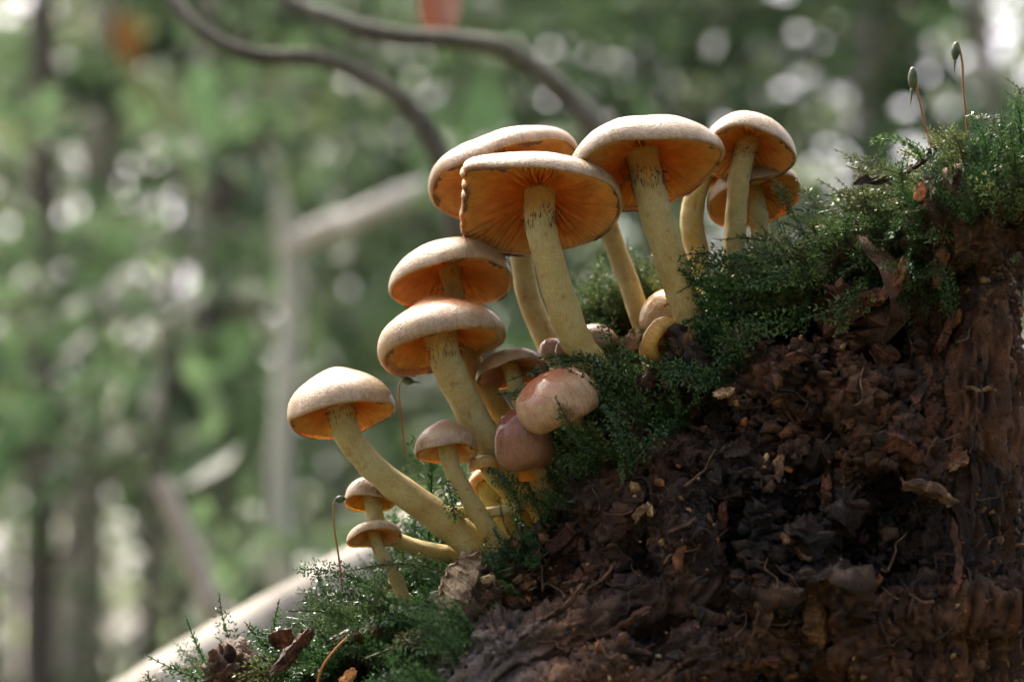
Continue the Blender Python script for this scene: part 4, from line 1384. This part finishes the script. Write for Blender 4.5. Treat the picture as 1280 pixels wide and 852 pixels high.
chip('bark_chip', 'dark red-brown bark strip leaning out of the low moss bed', 'bark chip', 368, 814, -.028, 48, 70, 18, 13, (.03, .018, .014), (.11, .05, .034), 1)
chip('bark_chip', 'crumpled rusty bark scrap on top of the dark bark strip', 'bark chip', 352, 800, -.030, 10, 30, 18, 13, (.05, .02, .012), (.20, .07, .03), 2)
chip('bark_chip', 'brown bark flake lying in front of the tiny flat cap stem', 'bark chip', 462, 790, -.028, 22, 44, 15, 12, (.04, .022, .016), (.14, .065, .045), 3)
chip('bark_chip', 'pale edged bark sliver beside the orange needle', 'bark chip', 428, 794, -.032, 25, 28, 10, 6, (.10, .06, .05), (.32, .2, .14), 4)
chip('wood_wedge', 'grey-brown split wood wedge under the long curved stem foot', 'wood piece', 573, 733, -.026, 64, 96, 46, 22, (.16, .11, .07), (.40, .30, .19), 5)
chip('dead_leaf', 'tan crumpled leaf scrap by the doughnut-like young cap', 'dead leaf', 790, 427, .004, 60, 30, 24, 9, (.16, .08, .04), (.42, .26, .13), 6)
chip('dead_leaf', 'small orange leaf scrap at the edge of the low moss bed', 'dead leaf', 436, 846, -.036, 40, 24, 20, 5, (.30, .12, .03), (.5, .24, .06), 7)
chip('dead_leaf', 'tan leaf curl on the dark slope beside hanging moss', 'dead leaf', 905, 492, -.026, 12, 26, 14, 6, (.16, .10, .05), (.40, .28, .14), 8)
chip('dead_leaf', 'rusty leaf bit in the ridge moss below the taller red stalk', 'dead leaf', 1150, 240, -.026, 70, 22, 14, 8, (.25, .08, .03), (.42, .17, .07), 9)
chip('twig', 'dark thin twig lying along the ridge moss', 'twig', 1125, 212, -.014, 24, 110, 7, 7, (.02, .016, .014), (.08, .055, .045), 10)
C = spline([P(395, 862, -.034), P(402, 835, -.036), P(418, 812, -.036), (P(438, 792, -.034))], 24)
V, F = tube(C, np.linspace(1.8, 1.1, 24) * PX, 8)
tag(mk('pine_needle', V, F, M_SETA, col=np.array([.42, .17, .05])), 'curved orange dead needle in the low moss bed', 'needle')

# ------------------------------------------------------------------ forest behind
LEAF_V = np.array([(0, 0, 0), (.3, .23, .05), (.68, .2, .03), (1, 0, -.08), (.68, -.2, .03), (.3, -.23, .05), (.5, 0, -.03)], float)
LEAF_F = np.array([(0, 6, 1), (1, 6, 2), (2, 6, 3), (3, 6, 4), (4, 6, 5), (5, 6, 0)])


def leaves(points, dirs, size, r, jitter=1.0):
    n = len(points)
    g = dirs + r.normal(size=(n, 3)) * .6 * jitter
    g[:, 2] -= .25
    g /= np.linalg.norm(g, axis=1)[:, None]
    nn = np.array([0, 0, 1.0]) + r.normal(size=(n, 3)) * .55
    y = np.cross(nn, g)
    y /= np.linalg.norm(y, axis=1)[:, None] + 1e-9
    z = np.cross(g, y)
    s = size * r.uniform(.6, 1.3, n)
    V = points[:, None, :] + s[:, None, None] * (LEAF_V[None, :, 0:1] * g[:, None, :] + LEAF_V[None, :, 1:2] * y[:, None, :] + LEAF_V[None, :, 2:3] * z[:, None, :])
    F = LEAF_F[None] + (np.arange(n) * 7)[:, None, None]
    return V.reshape(-1, 3), F.reshape(-1, 3)


def tree_meshes(seed, H, crown0, spread, nlimb, nleaf, lsize, trunk_r, lean=0.03):
    """returns (trunk V,F), (crown V,F) about the origin; limbs carry twigs, twigs carry leaves in flat sprays"""
    r = np.random.default_rng(seed)
    top = np.array([r.normal() * lean * H, r.normal() * lean * H, H])
    path = spline([np.zeros(3), top * .35 + r.normal(size=3) * .02 * H * [1, 1, 0], top * .7 + r.normal(size=3) * .02 * H * [1, 1, 0], top], 24)
    parts = [tube(path, trunk_r * (1.15 - np.linspace(0, 1, 24) * .95), 12, wob=.12, seed=seed)]
    pts, dirs = [], []
    for k in range(nlimb):
        f = crown0 + (1 - crown0) * (k + r.uniform(0, 1)) / nlimb
        b = path[min(23, int(f * 23))]
        an = r.uniform(0, 2 * math.pi)
        L = spread * (1.1 - .75 * max(0, (f - crown0) / (1 - crown0))) * r.uniform(.6, 1.15)
        dv = np.array([math.cos(an), math.sin(an), r.uniform(-.05, .5)])
        limb = spline([b, b + dv * L * .5 + [0, 0, .06 * L], b + dv * L + [0, 0, r.uniform(-.1, .1) * L]], 10)
        parts.append(tube(limb, trunk_r * .34 * (1.05 - f * .7) * np.linspace(1, .12, 10), 6))
        for q in range(9):
            i = r.integers(2, 10)
            td = unit(dv * [1, 1, .3] + r.normal(size=3) * [.9, .9, .25])
            tl = L * r.uniform(.18, .42)
            tw = spline([limb[i], limb[i] + td * tl * .5, limb[i] + td * tl + [0, 0, -.12 * tl]], 5)
            parts.append(tube(tw, trunk_r * .05 * np.linspace(1, .3, 5), 4))
            m = max(1, nleaf // (nlimb * 9))
            u = r.uniform(.1, 1, m)[:, None]
            pts.append(tw[0] * (1 - u) + tw[-1] * u + r.normal(size=(m, 3)) * np.array([.12, .12, .05]) * tl)
            dirs.append(np.tile(td, (m, 1)))
    return join(parts), leaves(np.vstack(pts), np.vstack(dirs), lsize, r)


def mesh_of(name, VF, mat, smooth=True):
    o = mk(name, VF[0], VF[1], mat, smooth=smooth)
    me = o.data
    bpy.data.objects.remove(o, do_unlink=True)
    return me


TREES = {}
for key, args in {'tall': (101, 9.5, .25, 2.6, 20, 3400, .08, .045), 'slim': (102, 7.0, .12, 1.9, 22, 3200, .07, .030), 'low': (103, 3.2, .08, 1.5, 18, 2900, .06, .014), 'bushy': (104, 4.6, .06, 1.9, 24, 4000, .07, .026)}.items():
    tv, cv = tree_meshes(*args)
    TREES[key] = {(b.name): mesh_of('trunk', tv, b) for b in (M_BARK_PALE, M_BARK_DARK)}
    TREES[key]['crown'] = [mesh_of('crown', cv, m, False) for m in M_LEAF]


def tree(label, kind, px, Y, bark, leaf, rz, s=1.0, group='forest trees'):
    x = (px - 640) * K * Y
    e = empty('tree', (x, Y, -0.05))
    e.rotation_euler = (0, 0, rz)
    e.scale = (s, s, s)
    tag(e, label, 'tree', group)
    for nm, me in (('trunk', TREES[kind][bark.name]), ('crown', TREES[kind]['crown'][leaf])):
        o = bpy.data.objects.new(nm, me)
        COL.objects.link(o)
        o.parent = e
    return e


tree('pale straight trunk with mid green leaves beyond the low moss bed', 'tall', 90, 6.0, M_BARK_PALE, 0, .4)
tree('dark slender trunk with dense leaves beyond the conical cream cap', 'slim', 232, 5.0, M_BARK_DARK, 1, 1.4, 1.2)
tree('pale tall trunk standing close beside the dark slender trunk', 'tall', 280, 7.5, M_BARK_PALE, 0, 2.0, .9)
tree('pale thin trunk beyond the bright white birch limb', 'slim', 362, 9.0, M_BARK_PALE, 2, 3.0, 1.1)
tree('leafy dark tree beyond the orange autumn spray', 'bushy', 60, 4.4, M_BARK_DARK, 1, 1.1, 1.1)
tree('low green sapling rising beyond the moss bed', 'low', 150, 3.6, M_BARK_DARK, 0, 2.2, .8)
tree('tall dark tree straight beyond the torn-edged cap', 'tall', 690, 8.0, M_BARK_DARK, 1, 4.2, 1.1)
tree('pale green tree far beyond the tallest caps', 'bushy', 860, 9.5, M_BARK_PALE, 2, 5.2, 1.3)
tree('leafy tree beyond the white hemispherical cap', 'bushy', 980, 6.5, M_BARK_DARK, 1, .9, 1.15)
tree('slim tree beyond the mossy ridge stalks', 'slim', 1190, 7.0, M_BARK_DARK, 0, 2.7, 1.1)
tree('pale leaved tree beyond the ridge end', 'bushy', 1330, 8.5, M_BARK_PALE, 2, 3.6, 1.2)
tree('broad tree deep in the wood beyond the pale thin trunk', 'tall', 560, 14.0, M_BARK_PALE, 2, 1.9, 1.3)
tree('young tree deep in the wood between two pale trunks', 'bushy', 190, 11.0, M_BARK_PALE, 2, 2.9, 1.2)
tree('young pale tree deep in the wood beyond the pinkish buff cap', 'bushy', 590, 12.0, M_BARK_PALE, 2, .2, 1.2)
for k, (px, Y, kd, lf, sc) in enumerate(((20, 8.0, 'bushy', 2, 1.0), (130, 9.0, 'bushy', 0, 1.0), (290, 10.5, 'bushy', 2, .7), (300, 5.0, 'low', 1, .7),
                                         (520, 9.0, 'low', 2, .8), (660, 10.0, 'bushy', 2, 1.0), (770, 7.0, 'low', 1, 1.4), (1090, 9.0, 'bushy', 0, 1.1), (30, 5.2, 'low', 0, .9), (210, 6.6, 'low', 2, 1.0), (880, 11.0, 'tall', 1, 1.0), (1110, 6.2, 'bushy', 1, 1.25), (1270, 5.6, 'bushy', 1, 1.2), (800, 6.4, 'bushy', 1, 1.3), (110, 7.2, 'bushy', 1, 1.3))):
    tree('leafy young tree in the undergrowth beyond the stump', kd, px, Y, M_BARK_PALE, lf, 1.7 * k, sc, 'young trees of the undergrowth')
# wood at both sides, and trees added behind camera to block low sky
for k, (an, R_) in enumerate(((-70, 4.5), (-48, 5.5), (-35, 8.0), (-25, 10.0), (22, 11.0), (33, 7.5), (50, 5.0), (72, 6.0), (128, 5.0), (158, 6.0), (184, 4.6), (208, 5.8), (236, 4.8))):
    x, y = R_ * math.sin(math.radians(an)), 0.75 + R_ * math.cos(math.radians(an))
    e = tree('leafy tree beside the stump, or added behind the viewpoint to block low sky', ['tall', 'slim', 'bushy'][k % 3], 640, y, M_BARK_DARK if k % 2 else M_BARK_PALE, k % 3, k * 1.3, 1.1, 'trees beside the clearing')
    e.location = (x, y, -.05)


def far_wood():
    r = np.random.default_rng(31)
    n = 48000
    an = r.uniform(-1.1, 1.1, n)
    R_ = r.uniform(15, 32, n)
    p = np.stack([R_ * np.sin(an), R_ * np.cos(an), r.uniform(0, 1, n) ** .8 * 12], 1)
    dn = fbm(p * np.array([.5, .5, .7]), 3, 9)
    p = p[dn > .08]
    V, F = leaves(p, r.normal(size=(len(p), 3)), .34, r)
    o = mk('distant_wood', V, F, M_LEAF[2], smooth=False)  # pale leaf colour stands in for haze over the far foliage
    tag(o, 'soft green mass of distant woodland foliage', 'woodland', kind='stuff')


far_wood()


def pole(name, label, cat, pts, rad, mat, seed=0, nseg=14):
    """pts rows: px, py, d ; rad in metres"""
    C = np.array([P(*p) for p in pts])
    C = spline(C, 60)
    V, F = tube(C, np.interp(np.linspace(0, 1, 60), np.linspace(0, 1, len(rad)), rad), nseg, wob=.05 if cat == 'branch' and mat is M_DEADWOOD else .18, seed=seed)
    return tag(mk(name, V, F, mat), label, cat)


pole('bare_stem', 'upper dark curving bare branch arching over behind the caps', 'branch', [(330, -120, .50), (350, -10, .48), (425, 25, .46), (500, 46, .45), (600, 54, .45), (660, 78, .45), (712, 122, .45), (750, 170, .45), (800, 245, .46), (860, 420, .48), (900, 760, .5), (900, 1300, .5)], [.0036, .0041, .0047, .0054, .007, .009], M_TWIG, 1)
pole('bare_stem', 'lower dark curving bare branch behind the pinkish buff cap', 'branch', [(150, -120, .50), (210, -10, .46), (250, 38, .45), (310, 68, .45), (400, 74, .45), (460, 96, .45), (512, 135, .45), (546, 190, .45), (566, 260, .46), (590, 380, .48), (640, 560, .5), (720, 900, .5), (740, 1300, .5)], [.0032, .0036, .0043, .005, .007, .009], M_TWIG, 2)
pole('fallen_branch', 'thick pale barkless branch slanting out from behind the low moss bed', 'branch', [(-60, 1030, .36), (100, 935, .38), (230, 850, .40), (330, 790, .42), (440, 722, .44), (640, 600, .50)], [.017, .0165, .0155, .014, .012], M_DEADWOOD, 3)
birch = tag(empty('birch_tree', (0, 0, 0)), 'thin pale birch with a bright white limb slanting behind the pinkish buff cap', 'birch tree')
for nm, pts, rad, mt in (('limb', [(352, 318, 1.9), (366, 304, 1.9), (390, 293, 1.9), (440, 274, 1.91), (490, 250, 1.92), (560, 228, 1.94), (660, 180, 1.98), (760, 150, 2.05)], [.009, .0125, .013, .0125, .012, .011, .008, .005], M_BARK_WHITE),
                         ('trunk', [(372, 1900, 1.9), (360, 900, 1.9), (350, 650, 1.9), (356, 480, 1.9), (364, 380, 1.9), (362, 320, 1.9), (352, 262, 1.9), (350, 225, 1.9)], [.013, .0125, .012, .0115, .011, .009, .002], M_BIRCH)):
    o = pole(nm, None, None, pts, rad, mt, 4)
    o.parent = birch
pole('bare_stem', 'pale kinked twig standing behind the fallen branch', 'branch', [(200, 600, 1.0), (228, 660, 1.0), (252, 720, 1.0), (270, 765, 1.0), (300, 790, 1.02), (340, 900, 1.05), (380, 1250, 1.1)], [.006, .008, .009, .01], M_BARK_PALE, 5)


def spray(name, label, px, py, d, n, size, mat, spread, seed):
    r = np.random.default_rng(seed)
    c = P(px, py, d)
    p = c + r.normal(size=(n, 3)) * spread
    V, F = leaves(p, r.normal(size=(n, 3)) * .5 + [0, -.2, -.5], size, r)
    return tag(mk(name, V, F, mat, smooth=False), label, 'leaves')


spray('autumn_leaf', 'single red-brown autumn leaf hanging by the upper curving branch', 552, -26, .62, 1, .056, M_LEAF_RED, .0005, 4)
spray('autumn_leaves', 'orange autumn leaf spray high beyond the dark slender trunk', 165, 20, 3.4, 3, .085, M_LEAF_ORANGE, .02, 5)
spray('green_leaves', 'dark green leaf spray hanging before the pale tall trunk', 245, 425, 1.6, 7, .075, M_LEAF[1], .035, 6)
